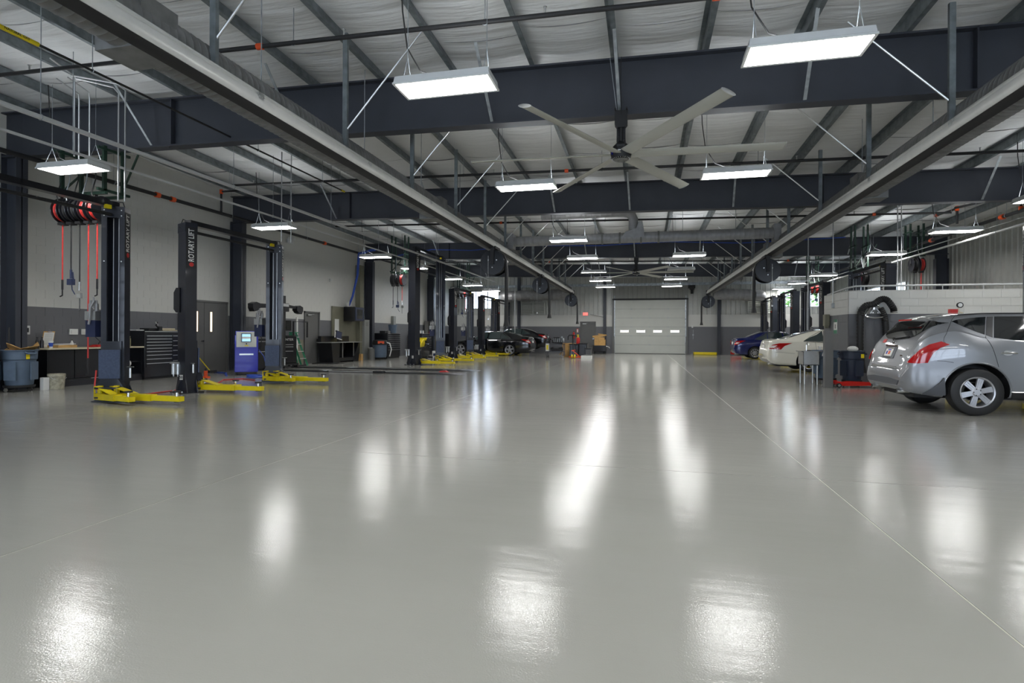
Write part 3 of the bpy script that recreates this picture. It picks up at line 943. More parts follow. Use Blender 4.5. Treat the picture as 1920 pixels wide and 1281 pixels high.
# cross duct between the two rails
t = thing('cross_duct', 'spiral duct crossing the aisle between the two exhaust rails', 'duct', (0, 18.6, 4.45))
g = G(); spiral_duct(g, (-4.35, 0, 0), (3.9, 0, 0), .17, 20, .14, .005); ob('duct', g, 'duct_grey', t)
for x in (-4.45, 3.98): ob('plenum', G().box((x, 0, 0), (.2, .42, .5)), 'duct_grey', t, smooth=False)
for x in (-1.35, -.78, -.1, .45): ob('duct_band', G().lathe([(.17, x - .03), (.19, x - .03), (.19, x + .03), (.17, x + .03)], ax='X', n=20, cap=False), 'siding_dark', t)
ob('saddle', G().prism([(-.72, .0), (-.6, .17), (-.25, .28), (-.18, .5), (.02 - .08, .5), (-.02, .28), (.0, .1), (-.02, -.02)], -.19, .19, 'Y'), 'duct_grey', t)
g = G(); g.tube([(-.35 + .0, 0, .25), (-.35, 0, .62), (-.4, 0, .72), (-.5, 0, .8), (-.65, 0, .84), (-.9, 0, .85)], .15, 16); ob('elbow', g, 'duct_grey', t)
g = G(); spiral_duct(g, (-.9, 0, .85), (-3.4, 0, .85), .15, 16, .16, .005); ob('branch_duct', g, 'duct_grey', t)
for x in (-3, -1.6, 1.2, 2.8): ob('hanger', G().cyl((x, 0, .17), (x, 0, rz_(x, 18.6) - 4.45), .008, n=5), 'galv', t)

# round ducts in front of the back wall
def big_duct(label, x0, x1, z, loc_y, name='air_duct'):
    t = thing(name, label, 'duct', (0, loc_y, z))
    g = G(); spiral_duct(g, (x0, 0, 0), (x1, 0, .12), .36, 24, .3, .01); ob('duct', g, 'duct_grey', t)
    s = 1 if x1 > x0 else -1
    g = G().tube([(x0, 0, 0), (x0 - s * .2, .05, 0), (x0 - s * .38, .2, 0), (x0 - s * .45, .45, 0), (x0 - s * .45, .9, 0)], .36, 20)
    ob('elbow', g, 'duct_grey', t)
    for q in (.3, .8): ob('hanger', G().cyl((x0 + (x1 - x0) * q, 0, .36), (x0 + (x1 - x0) * q, 0, rz_(x0, loc_y) - z), .01, n=5), 'galv', t)
big_duct('fat round grey duct by the back wall, left of the exit sign', -9.1, -5.0, 3.9, 37.3)
big_duct('fat round grey duct by the back wall, right of the overhead door', 6.7, 4.3, 3.8, 37.3)

# ---------------------------------------------------------------- pipes and conduits
def pipe(name, label, pts, r, m, cat='pipe', hang=None, square=False, group=None, couple=None):
    t = thing(name, label, cat, tuple(pts[0]), 0, group)
    o0 = Vector(pts[0])
    P = [Vector(p) - o0 for p in pts]
    g = G()
    if square:
        for a, b in zip(P, P[1:]): g.bar(a, b, r * 2, r * 1.4)
    else: g.tube(P, r, 10)
    ob('run', g, m, t, smooth=not square)
    if hang:
        for h in hang:
            h = Vector(h)
            zt = rz_(h.x, h.y)
            l = h - o0
            g = G().cyl(l, (l.x, l.y, zt - o0.z), .006, n=5).ring(l, r + .008, .006, 'Y', 10, 4)
            ob('hanger', g, 'galv', t)
    for c in couple or []:
        a, b = Vector(c[0]) - o0, Vector(c[1]) - o0
        g = G().cyl(a, b, r * 1.45, n=12)
        ob('coupling', g, 'orange', t)
    return t
pipe('support_channel', 'long white steel channel running over the left lifts, upper one', [(-8.33, -1, 4.3), (-8.33, 31, 4.3)], .035, 'white_paint', 'channel', [(-8.33, y, 4.3) for y in (2.5, 6.1, 9.9, 13.6, 17.5, 21.5, 25.5, 29.5)], True)
pipe('support_channel', 'long white steel channel running over the left lifts, one nearer the wall', [(-9.4, -1, 4.3), (-9.4, 31, 4.3)], .024, 'white_paint', 'channel', [(-9.4, y, 4.3) for y in (3.5, 7.4, 12.6, 18.5, 24.5)], True)
gp = pipe('gas_pipe', 'black gas pipe with yellow natural gas tag at upper left', [(-7.9, -1, 5.1), (-7.9, 13.4, 5.1)], .018, 'black_matte', 'pipe', [(-7.9, y, 5.1) for y in (3, 6.5, 10.1, 12.5)])
ob('gas_tag', G().cyl((0, 6.2, 0), (0, 6.75, 0), .03, n=12), 'lift_yellow', gp)
text('gas_lettering', 'NATURAL GAS', .045, 'black_matte', Matrix.Translation((.022, 6.47, -.022)) @ Matrix.Rotation(PI / 4, 4, 'Y') @ Matrix.Rotation(PI / 2, 4, 'Z') @ Matrix.Rotation(PI / 2, 4, 'X') if False else Matrix(((0, .0, 1, .03), (1, 0, 0, 6.475), (0, 1, 0, 0), (0, 0, 0, 1))), gp, depth=.001)
ob('end_plug', G().cyl((0, 14.4, 0), (0, 14.55, 0), .026, n=8), 'lift_yellow', gp)
for k, (Y, zl, x0, x1) in enumerate(((7.0, -.5, -10.6, 6.5), (13.5, -.45, -11.5, 9.5), (19.1, -.45, -11.5, 8.9), (29.5, -.4, -11.5, 10))):
    xs_ = [x0 + (x1 - x0) * i / 6 for i in range(7)]
    pts = [(x, Y, rz_(x, Y) + zl) for x in (x0, x1)]
    cps = [((x, Y, rz_(x, Y) + zl), (x + .09, Y, rz_(x + .09, Y) + zl)) for x in ((-5.5, .78) if k == 0 else (-1.9, 5.3) if k == 1 else (-5, 6.8))]
    p = pipe('sprinkler_pipe', 'black sprinkler pipe crossing under the roof, ' + ['nearest the camera', 'just beyond the near fan', 'between second and third deep beams', 'beyond the third deep beam'][k],
         pts, .032, 'black_matte', 'pipe', [(x, Y, rz_(x, Y) + zl) for x in xs_], couple=cps)
    o0 = Vector(pts[0])
    for x in xs_[:-1]:
        xx = x + .8
        q = Vector((xx, Y, rz_(xx, Y) + zl)) - o0
        ob('sprinkler_head', G().cyl(q, q + Vector((0, 0, .1)), .012, n=6).cyl(q + Vector((0, 0, .1)), q + Vector((0, 0, .11)), .025, n=8), 'alu', p)
pipe('sprinkler_main', 'black sprinkler main with orange couplings along left wall', [(-12.7, -1, 4.95), (-12.7, 35, 4.95)], .05, 'black_matte', 'pipe', [(-12.7, y, 4.95) for y in (3, 7, 11, 15, 19, 23, 27, 31)],
     couple=[((-12.7, 12.2, 4.95), (-12.7, 12.32, 4.95)), ((-12.7, 12.7, 4.95), (-12.7, 12.82, 4.95)), ((-12.7, 20.2, 4.95), (-12.7, 20.32, 4.95))])
pipe('sprinkler_riser', 'short black riser with orange elbow on the left sprinkler main', [(-12.7, 14.57, 4.99), (-12.7, 14.57, 5.62), (-11.9, 14.57, 5.62)], .035, 'black_matte', 'pipe',
     couple=[((-12.7, 14.57, 5.55), (-12.7, 14.57, 5.68))])
pipe('sprinkler_main', 'black sprinkler main with orange couplings along the right wall', [(9.7, 8, 4.6), (9.7, 35, 4.6)], .05, 'black_matte', 'pipe', [(9.7, y, 4.6) for y in (10, 14, 18, 22, 26, 30)],
     couple=[((9.7, 18.1, 4.6), (9.7, 18.25, 4.6)), ((9.7, 22.0, 4.6), (9.7, 22.15, 4.6))])
pipe('sprinkler_riser', 'black riser with orange elbow joining pipes, upper right', [(9.0, 19.0, 4.6), (9.0, 19.0, 5.05), (9.0, 20.2, 5.1)], .035, 'black_matte', 'pipe', couple=[((9.0, 19.0, 4.98), (9.0, 19.0, 5.12)), ((9.0, 20.1, 5.1), (9.0, 20.25, 5.1))])
pipe('sprinkler_riser', 'second black riser with orange elbow, far upper right', [(9.7, 17.4, 4.6), (9.7, 17.4, 5.05), (8.9, 18.9, 5.05)], .035, 'black_matte', 'pipe', couple=[((9.7, 17.4, 4.62), (9.7, 17.4, 4.72)), ((9.7, 17.4, 4.98), (9.7, 17.4, 5.1))])
pipe('support_channel', 'long white pipe above the right lifts along right wall', [(8.95, 12, 4.0), (8.95, 31, 4.0)], .03, 'white_paint', 'channel', [(8.95, y, 4.0) for y in (13.5, 17, 21, 25, 29)])
pipe('conduit_run', 'thin conduit along the right side above the lifts', [(9.2, 12, 4.25), (9.2, 34, 4.25)], .015, 'conduit', 'conduit', [(9.2, y, 4.25) for y in (15, 19, 23, 27)])
# conduits dropping to the reel bank and the lift at far left
for i, (x, y, z1, z2) in enumerate(((-8.95, 7.6, 3.6, 5.6), (-9.1, 7.6, 3.6, 5.6))):
    pass
pipe('lift_conduit', 'pair of silver conduits dropping from roof to top of nearest left lift post, left tube', [(-9.6, 7.6, 5.66), (-9.25, 8.0, 5.64), (-9.2, 8.06, 5.55), (-9.2, 8.06, 3.62)], .013, 'conduit', 'conduit')
pipe('lift_conduit', 'pair of silver conduits dropping from roof to top of nearest left lift post, right tube', [(-9.7, 7.6, 5.72), (-9.2, 8.05, 5.72), (-9.12, 8.12, 5.62), (-9.12, 8.12, 3.62)], .013, 'conduit', 'conduit')
for i, (x, y) in enumerate(((-10.4, 8.3), (-10.15, 8.3), (-9.75, 7.7))):
    pipe('reel_conduit', 'silver conduit dropping to the hose reel bank, %s' % ('left one', 'middle one', 'right one')[i], [(x + .25, y - .6, 5.75), (x + .04, y - .05, 5.74), (x, y, 5.64), (x, y, 4.35)], .013, 'conduit', 'conduit')
pipe('wall_conduit', 'silver conduit running down left wall to the outlet box', [(XL + .04, 9.58, 5.3), (XL + .04, 9.58, 1.42)], .014, 'conduit', 'conduit')
for i, (x, y) in enumerate(((-8.9, 12.65), (-9.0, 12.4))):
    pipe('lift_conduit', ['silver conduit dropping behind the light over the second left lift', 'thin grey conduit beside the silver one over the second left lift'][i], [(x, y, rz_(x, y)), (x, y, 3.6)], .014, 'conduit', 'conduit')
for i, (x, y) in enumerate(((7.45, 19.0), (7.55, 19.0))):
    pipe('lift_conduit', ['silver conduit dropping to the block partition near the right lift post', 'second silver conduit dropping beside it, slightly right'][i], [(x, y, rz_(x, y)), (x, y, 0)], .016, 'conduit', 'conduit')
pipe('lift_conduit', 'silver conduit dropping to the corner of the block partition', [(5.27, 17.6, rz_(5.2, 17.6)), (5.27, 17.6, 2.2)], .014, 'conduit', 'conduit')
pipe('lift_conduit', 'silver conduit dropping between right hand lifts in the distance', [(6.3, 24, rz_(6.3, 24)), (6.3, 24, 0)], .02, 'conduit', 'conduit')
pipe('lift_conduit', 'silver conduit standing behind the dark sedan on the left', [(-8.1, 34.9, 5.3), (-8.1, 34.9, 0)], .025, 'conduit', 'conduit')
# blue air line draped along third beam and down left wall
pipe('air_line', 'bright blue air hose draped along third deep beam', [(-11.8, 25.2, 5.1), (-10, 25.2, 5.35), (-8, 25.2, 5.25), (-5.5, 25.2, 5.4), (-2, 25.2, 5.28), (1, 25.2, 5.36), (4, 25.2, 5.2), (8, 25.2, 5.3)], .022, 'hose_blue', 'hose')
pipe('air_line', 'bright blue cable bundle coming down left wall into the black rack box', [(-11.6, 22.5, 5.0), (-12.6, 22.9, 4.9), (-12.9, 23.4, 4.7), (-13.0, 23.5, 4.0), (-13.25, 23.5, 3.0), (-13.4, 23.4, 2.52)], [.06, .06, .06, .055, .05, .045], 'hose_blue', 'hose')
one('exit_lamp', G().box((0, 0, 0), (.1, .32, .16)).cyl((.04, -.12, .1), (.12, -.14, .1), .06, n=10).cyl((.04, .12, .1), (.12, .14, .1), .06, n=10), 'white_paint', 'twin head emergency light high on left wall above black tool chest', 'lamp', (XL + .08, 11.4, 5.08))
one('exit_lamp', G().box((0, 0, 0), (.1, .32, .16)).cyl((.04, -.12, .1), (.12, -.14, .1), .06, n=10).cyl((.04, .12, .1), (.12, .14, .1), .06, n=10), 'white_paint', 'twin head emergency light high on left wall beyond the grey double door', 'lamp', (XL + .08, 19.3, 4.9))
one('horn_strobe', G().box((0, 0, 0), (.06, .16, .12)).cyl((.03, 0, 0), (.05, 0, 0), .035, n=10), 'white_paint', 'small white alarm box on left wall above single door', 'alarm', (XL + .04, 22.3, 3.65))
one('wall_outlet', G().box((0, 0, 0), (.03, .2, .14)).box((.02, -.04, 0), (.02, .05, .08)), 'paper', 'white double outlet on left wall above the workbench with cable', 'outlet', (XL + .03, 10.8, 1.27))
one('wall_outlet', G().box((0, 0, 0), (.03, .1, .14)).box((.02, 0, .02), (.02, .05, .06)), 'paper', 'white single outlet on left wall above the workbench', 'outlet', (XL + .03, 11.05, 1.27))
t = one('outlet_box', G().box((0, 0, 0), (.12, .2, .2)), 'white_paint', 'white outlet box at the foot of the wall conduit', 'outlet', (XL + .07, 9.64, 1.3), bevel=.01)
ob('socket', G().box((.062, .02, .0), (.008, .09, .1)), 'black_matte', t)
ob('knob', G().cyl((0, -.06, .1), (0, -.06, .18), .03, n=10), 'white_paint', t)

# ---------------------------------------------------------------- hose reel banks
def reel_bank(label, loc, n, cols, drops, rz=0, small=False, group=None):
    t = thing('reel_rack', label, 'rack', loc, rz)
    W = .22 * (n - 1); hz = 1.27 if loc[1] < 9.5 else rz_(loc[0], loc[1]) - loc[2]
    g = G()
    g.b2((-W / 2 - .15, -.03, .3), (W / 2 + .15, .03, .36)); g.b2((-W / 2 - .15, .37, .3), (W / 2 + .15, .43, .36))
    for x in (-W / 2 - .1, W / 2 + .1):
        for y in (0, .4): g.bar((x, y, .33), (x, y, hz), .07, .05)
        g.bar((x, -.15, .38), (x, .55, .38), .05, .05); g.bar((x, -.15, 1.2), (x, .55, 1.2), .06, .05)
    g.bar((-W / 2 - .1, .0, .4), (W / 2 + .1, .0, 1.1), .03, .03); g.bar((W / 2 + .1, .4, .45), (W / 2 + .55, .4, 1.3), .03, .03)
    ob('rack_frame', g, 'dark_green', t, smooth=False)
    for k in range(n):
        x = -W / 2 + k * .22
        r = thing('hose_reel', ['hose reel with %s hose, %s' % (cols[k].replace('hose_', '').replace('rubber', 'black'), w_) for w_ in ('leftmost', 'second from left', 'third from left', 'fourth from left', 'rightmost')][k if k < n - 1 else 4] + ' in ' + label.split(' with')[0], 'reel', (loc[0] + x * math.cos(rz), loc[1] + x * math.sin(rz), loc[2]), rz, 'hose reels in overhead racks')
        for a in (-.075, .065):
            g = G()
            g.lathe([(.03, a), (.25, a), (.255, a + .005), (.25, a + .01), (.03, a + .01)], ax='X', n=28)
            g.ring((a + .005, 0, 0), .25, .009, 'X', 28, 6)
            ob('flange', g, 'black_paint', r)
        g = G()
        for rr, q in ((.16, 2), (.2, 2)):
            for j in range(3): g.ring((-.045 + j * .045, 0, 0), rr, .022, 'X', 24, 6)
        ob('coiled_hose', g, cols[k], r)
        ob('bracket', G().bar((-.1, 0, 0), (-.1, 0, .34), .06, .01).bar((-.1, 0, .0), (.08, 0, .0), .03).box((0, -.05, -.27), (.12, .14, .05)), 'black_matte', r)
        ob('feed_line', G().tube([(-.02, 0, .0), (-.04, -.1, .12), (-.08, -.12, .3), (-.1, -.02, .6), (-.1, .0, 1.0)], .012, 6), 'galv' if k % 2 else 'rubber', r)
        d = drops[k]
        g = G().tube([(0, -.05, -.24), (0, -.06, -.32), (.0, -.06, d + .3)], .013 if not small else .02, 8)
        h = ob('drop_hose', g, cols[k], r)
        kind = k % 5
        if kind in (1, 2):
            g = G().cyl((0, -.06, d + .3), (0, -.06, d + .12), .022, n=8)
            if kind == 1: g.box((0, -.06, d + .05), (.13, .07, .12)).tube([(.02, -.06, d), (.03, -.06, d - .1), (.1, -.06, d - .2)], .01, 6).bar((.04, -.06, d + .25), (.07, -.06, d + .05), .02)
            else: g.box((0, -.06, d + .02), (.1, .05, .1)).cyl((0, -.06, d), (0, -.06, d - .28), .012, n=6)
            ob('dispenser', g, 'navy_box' if kind == 1 else 'chrome', h)
        else:
            g = G().cyl((0, -.06, d + .32), (0, -.06, d + .12), .018, n=8).cyl((0, -.06, d + .12), (0, -.06, d), .012, n=6).cyl((0, -.06, d), (-.06, -.06, d - .02), .012, n=6)
            ob('hose_end', g, 'black_matte', h)
    return t
reel_bank('green steel rack over nearest left lift with five hose reels', (-11.04, 8.9, 3.72), 5, ['hose_red', 'rubber', 'rubber', 'hose_red', 'hose_red'], [-1.72, -1.5, -1.75, -3.3, -1.72])
reel_bank('green steel rack beyond second left lift with three hose reels', (-10.9, 23.4, 3.72), 3, ['rubber', 'rubber', 'hose_red'], [-1.25, -1.25, -1.25])
reel_bank('green steel rack at far left with three hose reels', (-10.9, 32.6, 3.75), 3, ['rubber', 'rubber', 'hose_red'], [-1.25, -1.25, -1.25])
reel_bank('dark steel rack over right lift with one hose reel pair', (9.6, 22.9, 3.85), 2, ['rubber', 'hose_red'], [-1.1, -1.3], small=True)
reel_bank('dark steel rack behind right lift post with two hose reels', (7.8, 22.9, 3.4), 2, ['hose_red', 'rubber'], [-1.3, -1.3])
reel_bank('dark steel rack before the right back window with two red hose reels', (8.2, 30.3, 3.6), 2, ['hose_red', 'hose_red'], [-.6, -.6])

# ---------------------------------------------------------------- two post lifts
def make_lift(label, loc, rz, T=3.55, half=1.42, w=.38, d=.22):
    t = thing('two_post_lift', label, 'lift', loc, rz, 'black two post lifts with yellow arms')
    for s in (-1, 1):       # post at local y = s*half, open face inwards and turned to the aisle
        a = math.radians(25) * s
        # column local frame: cx along width, cy pointing to the other post
        R = Matrix.Translation((0, s * half, 0)) @ Matrix.Rotation(a, 4, 'Z') @ Matrix.Diagonal((1, -s, 1, 1))
        g = G()
        pr = [(-w / 2, -d / 2), (w / 2, -d / 2), (w / 2, d / 2), (w / 2 - .09, d / 2), (w / 2 - .09, d / 2 - .02), (w / 2 - .02, d / 2 - .02), (w / 2 - .02, -d / 2 + .02),
              (-w / 2 + .02, -d / 2 + .02), (-w / 2 + .02, d / 2 - .02), (-w / 2 + .09, d / 2 - .02), (-w / 2 + .09, d / 2), (-w / 2, d / 2)]
        g.prism(pr, 0.02, T, 'Z'); g.rot(R)
        p = ob('post', g, 'lift_black', t, smooth=False)
        g = G()
        for x in (-.04, .05): g.cyl((x, .0, .9), (x, .0, T - .15), .007, n=6)
        g.rot(R); ob('cable', g, 'alu', p)
        g = G().cyl((.08, -.03, .5), (.08, -.03, 2.6 if T < 4 else 3.4), .03, n=10); g.rot(R); ob('hydraulic_cylinder', g, 'navy_box', p)
        g = G().box((0, 0, T - .10), (w - .004, d + .02, .2)); g.rot(R); ob('head', g, 'lift_black', p, smooth=False)
        g = G()
        for x in (-w / 2 + .05, w / 2 - .05):
            for z in (T - .07, T - .17, 2.55, .95): g.cyl((x, d / 2 + .005, z), (x, d / 2 + .015, z), .012, n=6)
        g.rot(R); ob('bolts', g, 'alu', p)
        # base plate with gussets
        g = G().box((0, 0, .01), (w + .2, d + .22, .02))
        for x in (-1, 1):
            g.prism([(x * w / 2, .02), (x * (w / 2 + .1), .02), (x * w / 2, .3)], -d / 2, -d / 2 + .02, 'Y')
            g.prism([(x * w / 2, .02), (x * (w / 2 + .1), .02), (x * w / 2, .3)], d / 2 - .02, d / 2, 'Y')
        g.prism([(-d / 2 - .1, .02), (-d / 2, .02), (-d / 2, .3)], -.01, .01, 'X')
        g.rot(R); b = ob('base_plate', g, 'lift_black', p, smooth=False)
        g = G()
        for x in (-.22, 0, .22): g.cyl((x, -d / 2 - .07, .02), (x, -d / 2 - .07, .05), .016, n=6)
        g.rot(R); ob('anchor_bolts', g, 'alu', b)
        # carriage with door guard pad
        g = G().box((0, d / 2 - .04, .62), (w - .07, .14, .95)); g.box((0, d / 2 + .09, .26), (w + .0, .26, .03)); g.box((0, d / 2 + .09, .09), (w + .0, .26, .03))
        g.prism([(-w / 2 + .05, .42), (w / 2 - .05, .42), (w / 2 + .04, .27), (-w / 2 - .04, .27)], d / 2 + .0, d / 2 + .12, 'Y')
        g.rot(R); c = ob('carriage', g, 'lift_black', t, smooth=False)
        g = G().box((-.02, d / 2 + .06, .68), (.34, .03, .52)); g.rot(R); ob('door_guard', g, 'pad_blue', c, smooth=False)
        g = G().cyl((w / 2 + .0, 0, .62), (w / 2 + .12, .02, .62), .01, n=6).cyl((w / 2 + .06, .02, .42), (w / 2 + .06, .02, .6), .022, n=8); g.rot(R); ob('release_handle', g, 'alu', c)
        # arms, swung out towards the aisle
        for q, (piv, ang, L) in enumerate(((-.13, math.radians(6 * s), .85), (.13, math.radians(2 * s), 1.35))):
            P0 = R @ Vector((piv, d / 2 + .13, 0)); P0.z = 0
            A = Matrix.Translation((P0.x, P0.y, 0)) @ Matrix.Rotation(-ang - (.12 * s if q == 0 else 0), 4, 'Z')
            g = G().cyl((0, 0, .05), (0, 0, .3), .045, n=12)
            g.b2((-.08, -.07, .055), (L * .62, .07, .165))
            for yy in (-.06, .06): g.bar((-.07, yy, .16), (-.07, yy, .29), .02)
            g.bar((-.08, 0, .287), (-.02, 0, .287), .14, .012)
            g.add([(-.03, -.07, .29), (.42, -.07, .17), (.42, .07, .17), (-.03, .07, .29), (-.03, -.07, .278), (.42, -.07, .158), (.42, .07, .158), (-.03, .07, .278)], [(0, 1, 2, 3), (7, 6, 5, 4), (0, 4, 5, 1), (3, 2, 6, 7)])
            g.rot(A); arm = ob('arm', g, 'lift_yellow', t, smooth=False)
            g = G().b2((L * .6, -.055, .065), (L + .1, .055, .15)); g.rot(A); ob('arm_extension', g, 'lift_yellow', arm, smooth=False)
            g = G().cyl((L, 0, .15), (L, 0, .22), .022, n=8).cyl((L, 0, .22), (L, 0, .245), .065, n=16).cyl((L, 0, .05), (L, 0, .07), .05, n=12); g.rot(A); ob('pad', g, 'rubber', arm)
            g = G().cyl((L, 0, .15), (L, 0, .225), .026, n=10); g.rot(A); ob('pad_screw', g, 'chrome', arm)
        # decal on the aisle side
        dm = R @ Matrix.Translation((w / 2 + .001, 0, T - .52))
        g = G().box((0, 0, -.0), (.004, d - .02, .86)); g.rot(dm); ob('decal', g, 'black_matte', p, smooth=False)
        nr = (R.to_3x3() @ Vector((1, 0, 0))).normalized()
        up = Vector((0, 0, 1)); xt = up; yt = nr.cross(xt)
        pos = R @ Vector((w / 2 + .0045, 0, T - .47))
        mt = Matrix(((xt.x, yt.x, nr.x, pos.x), (xt.y, yt.y, nr.y, pos.y), (xt.z, yt.z, nr.z, pos.z), (0, 0, 0, 1)))
        text('lettering', 'ROTARY LIFT', .155, 'paper', mt, p, wscale=.74, depth=.001)
        g = G().lathe([(0, 0), (.045, 0), (.045, .003), (0, .003)], n=16, cap=False); g.rot(Matrix(((xt.x, yt.x, nr.x, pos.x - .0), (xt.y, yt.y, nr.y, pos.y), (xt.z, yt.z, nr.z, pos.z - .40), (0, 0, 0, 1)))); ob('decal_emblem', g, 'red', p)
    # overhead beam, padded shut-off bar, hoses
    g = G().bar((0, -half, T + .03), (0, half, T + .03), .16, .1); ob('overhead_beam', g, 'black_paint', t, smooth=False)
    g = G().cyl((.05, -half + .15, T - .16), (.05, half - .15, T - .16), .03, n=10); ob('shutoff_bar', g, 'black_matte', t)
    ob('limit_switch', G().box((.1, half - .25, T - .04), (.07, .09, .07)), 'lift_yellow', t)
    ob('overhead_hose', G().tube([(-.1, -half - .1, T - .1), (-.12, -half, T + .1), (-.1, -half + .25, T + .06), (-.05, 0, T + .09), (0, half - .2, T + .08), (.1, half + .05, T + .1), (.12, half + .12, T - .15)], .011, 6), 'rubber', t)
    # power unit and filter on the near post
    ob('control_box', G().prism([(-.25, 1.75), (-.25, 2.1), (-.19, 2.2), (-.1, 2.2), (-.1, 1.68), (-.19, 1.68)], -half - .1, -half + .1, 'Y'), 'black_paint', t, smooth=False)
    ob('switch', G().box((-.27, -half, 1.98), (.03, .1, .12)), 'white_paint', t)
    g = G().box((-.25, -half - .03, .62), (.24, .08, .04)).cyl((-.31, -half - .03, .6), (-.31, -half - .03, .38), .045, n=12).cyl((-.2, -half - .03, .6), (-.2, -half - .03, .38), .045, n=12).cyl((-.31, -half - .03, .38), (-.31, -half - .03, .33), .015, n=8).cyl((-.2, -half - .03, .38), (-.2, -half - .03, .33), .015, n=8)
    ob('air_filter', g, 'alu', t)
    ob('number_plate', G().box((.02, -half - .11 - .06, .33), (.08, .004, .1)), 'paper', t)
    text('number', '50', .08, 'black_matte', Matrix.Translation((.02, -half - .178, .33)) @ Matrix.Rotation(PI / 2, 4, 'X'), t, depth=.001)
    # caddy with clear tubs on the far post
    g = G().box((-.34, half - .14, 1.32), (.22, .12, .3)); cdy = ob('caddy_box', g, 'navy_box', t, smooth=False)
    g = G().box((-.34, half - .14, 1.56), (.24, .14, .16)); ob('caddy_tray', g, 'alu', cdy, smooth=False)
    g = G()
    for x, z in ((-.41, 1.72), (-.34, 1.78), (-.27, 1.72)): g.cyl((x, half - .14, z - .08), (x, half - .14, z + .06), .035, n=10).cyl((x, half - .14, z + .06), (x, half - .14, z + .12), .015, n=8)
    g.tube([(-.26, half - .2, 1.82), (-.29, half - .24, 1.7), (-.32, half - .23, 1.5), (-.34, half - .23, 1.4)], .02, 6)
    ob('adapters', g, 'duct_grey', cdy)
    return t
LX, RX = -9.35, 7.5
lf = make_lift('black two post lift, left row, nearest the camera, under the red reels', (LX - .1, 6.82, 0), 0)
dup(lf, (LX, 11.2, 0), 0, 'black two post lift, left row, second from the camera, before the grey double door')
dup(lf, (LX, 27.9, 0), 0, 'black two post lift, left row, fourth from the camera')
dup(lf, (LX - .1, 33.25, 0), 0, 'black two post lift, left row, holding the black sedan')
dup(lf, (LX - .15, 37.0, 0), 0, 'black two post lift, left row, farthest, by back window')
make_lift('taller black two post lift, left row, beside the flush alignment rack', (-9.1, 22.55, 0), 0, T=4.75, half=1.5, w=.42, d=.26)
dup(lf, (RX, 36.9, 0), PI, 'black two post lift, right row, farthest from the camera')
dup(lf, (RX, 32.3, 0), PI, 'black two post lift, right row, at the blue sedan')
dup(lf, (RX, 27.5, 0), PI, 'black two post lift, right row, third, beyond the white sedan')
dup(lf, (RX, 21.2, 0), PI, 'black two post lift, right row, rising behind the block partition')
dup(lf, (RX + .3, 12.1, 0), PI, 'black two post lift, right row, nearest, at the silver car')

near_arms = [c for c in lf.children if c.name.split('.')[0] == 'arm'][:2]
for c in near_arms:
    for q in list(c.children): bpy.data.objects.remove(q, do_unlink=True)
    bpy.data.objects.remove(c, do_unlink=True)
# ---------------------------------------------------------------- cars
def herm(x, pts):
    n = len(pts)
    if x <= pts[0][0]: return pts[0][1]
    if x >= pts[-1][0]: return pts[-1][1]
    for i in range(n - 1):
        if x <= pts[i + 1][0]: break
    x0, y0 = pts[i]; x1, y1 = pts[i + 1]
    h = x1 - x0; d = (y1 - y0) / h
    dm = (y0 - pts[i - 1][1]) / (x0 - pts[i - 1][0]) if i > 0 else d
    dp = (pts[i + 2][1] - y1) / (pts[i + 2][0] - x1) if i + 2 < n else d
    m0 = 0 if dm * d <= 0 else 2 * dm * d / (dm + d)
    m1 = 0 if dp * d <= 0 else 2 * dp * d / (dp + d)
    t = (x - x0) / h
    return (2 * t**3 - 3 * t**2 + 1) * y0 + (t**3 - 2 * t**2 + t) * h * m0 + (-2 * t**3 + 3 * t**2) * y1 + (t**3 - t**2) * h * m1
def cat(P, sub):
    out = []
    n = len(P)
    for i in range(n - 1):
        p0 = P[max(i - 1, 0)]; p1 = P[i]; p2 = P[i + 1]; p3 = P[min(i + 2, n - 1)]
        for k in range(sub):
            t = k / sub
            out.append(tuple(.5 * ((2 * p1[q]) + (-p0[q] + p2[q]) * t + (2 * p0[q] - 5 * p1[q] + 4 * p2[q] - p3[q]) * t * t + (-p0[q] + 3 * p1[q] - 3 * p2[q] + p3[q]) * t**3) for q in (0, 1)))
    out.append(P[-1])
    return out
def body_grid(L, F, step=.045):
    xs = []
    x = 0
    while x < L:
        xs.append(x); x += .015 if (x < .3 or x > L - .25) else step
    xs.append(L)
    rows = []
    for x in xs:
        zb, zw, zs, zt, w, ws, wt = [herm(x, F[k]) for k in ('zb', 'zw', 'zs', 'zt', 'w', 'ws', 'wt')]
        zs = min(zs, zt - .03)
        zw = min(zw, zs - .06)
        e = min(.06, (zt - zs) * .3)
        zm = (zw + zs) / 2
        H = [(0, zb), (w * .78, zb), (w * .93, zb + .015), (w * .975, zb + .09), (w * .995, (zb + zw) / 2 + .03), (w, zw), (w * .992, zm + .02), (ws + (w - ws) * .25, zs - .02),
             (ws, zs + .005), (ws + (wt - ws) * .4, zs + (zt - e - zs) * .42), (ws + (wt - ws) * .78, zs + (zt - e - zs) * .8), (wt, zt - e), (wt * .86, zt - e * .38), (wt * .45, zt - e * .06), (0, zt)]
        hp = cat(H, 3)
        rows.append([(x, y, z) for y, z in hp] + [(x, -y, z) for y, z in hp[-2:0:-1]])
    n = len(rows[0])
    g = G()
    g.add(sum(rows, []), [(k * n + i, (k + 1) * n + i, (k + 1) * n + (i + 1) % n, k * n + (i + 1) % n) for k in range(len(rows) - 1) for i in range(n)] + [tuple(range(n)), tuple((len(rows) - 1) * n + i for i in range(n - 1, -1, -1))])
    return g
def bvh_of(g):
    return BVHTree.FromPolygons([Vector(v) for v in g.v], g.f)
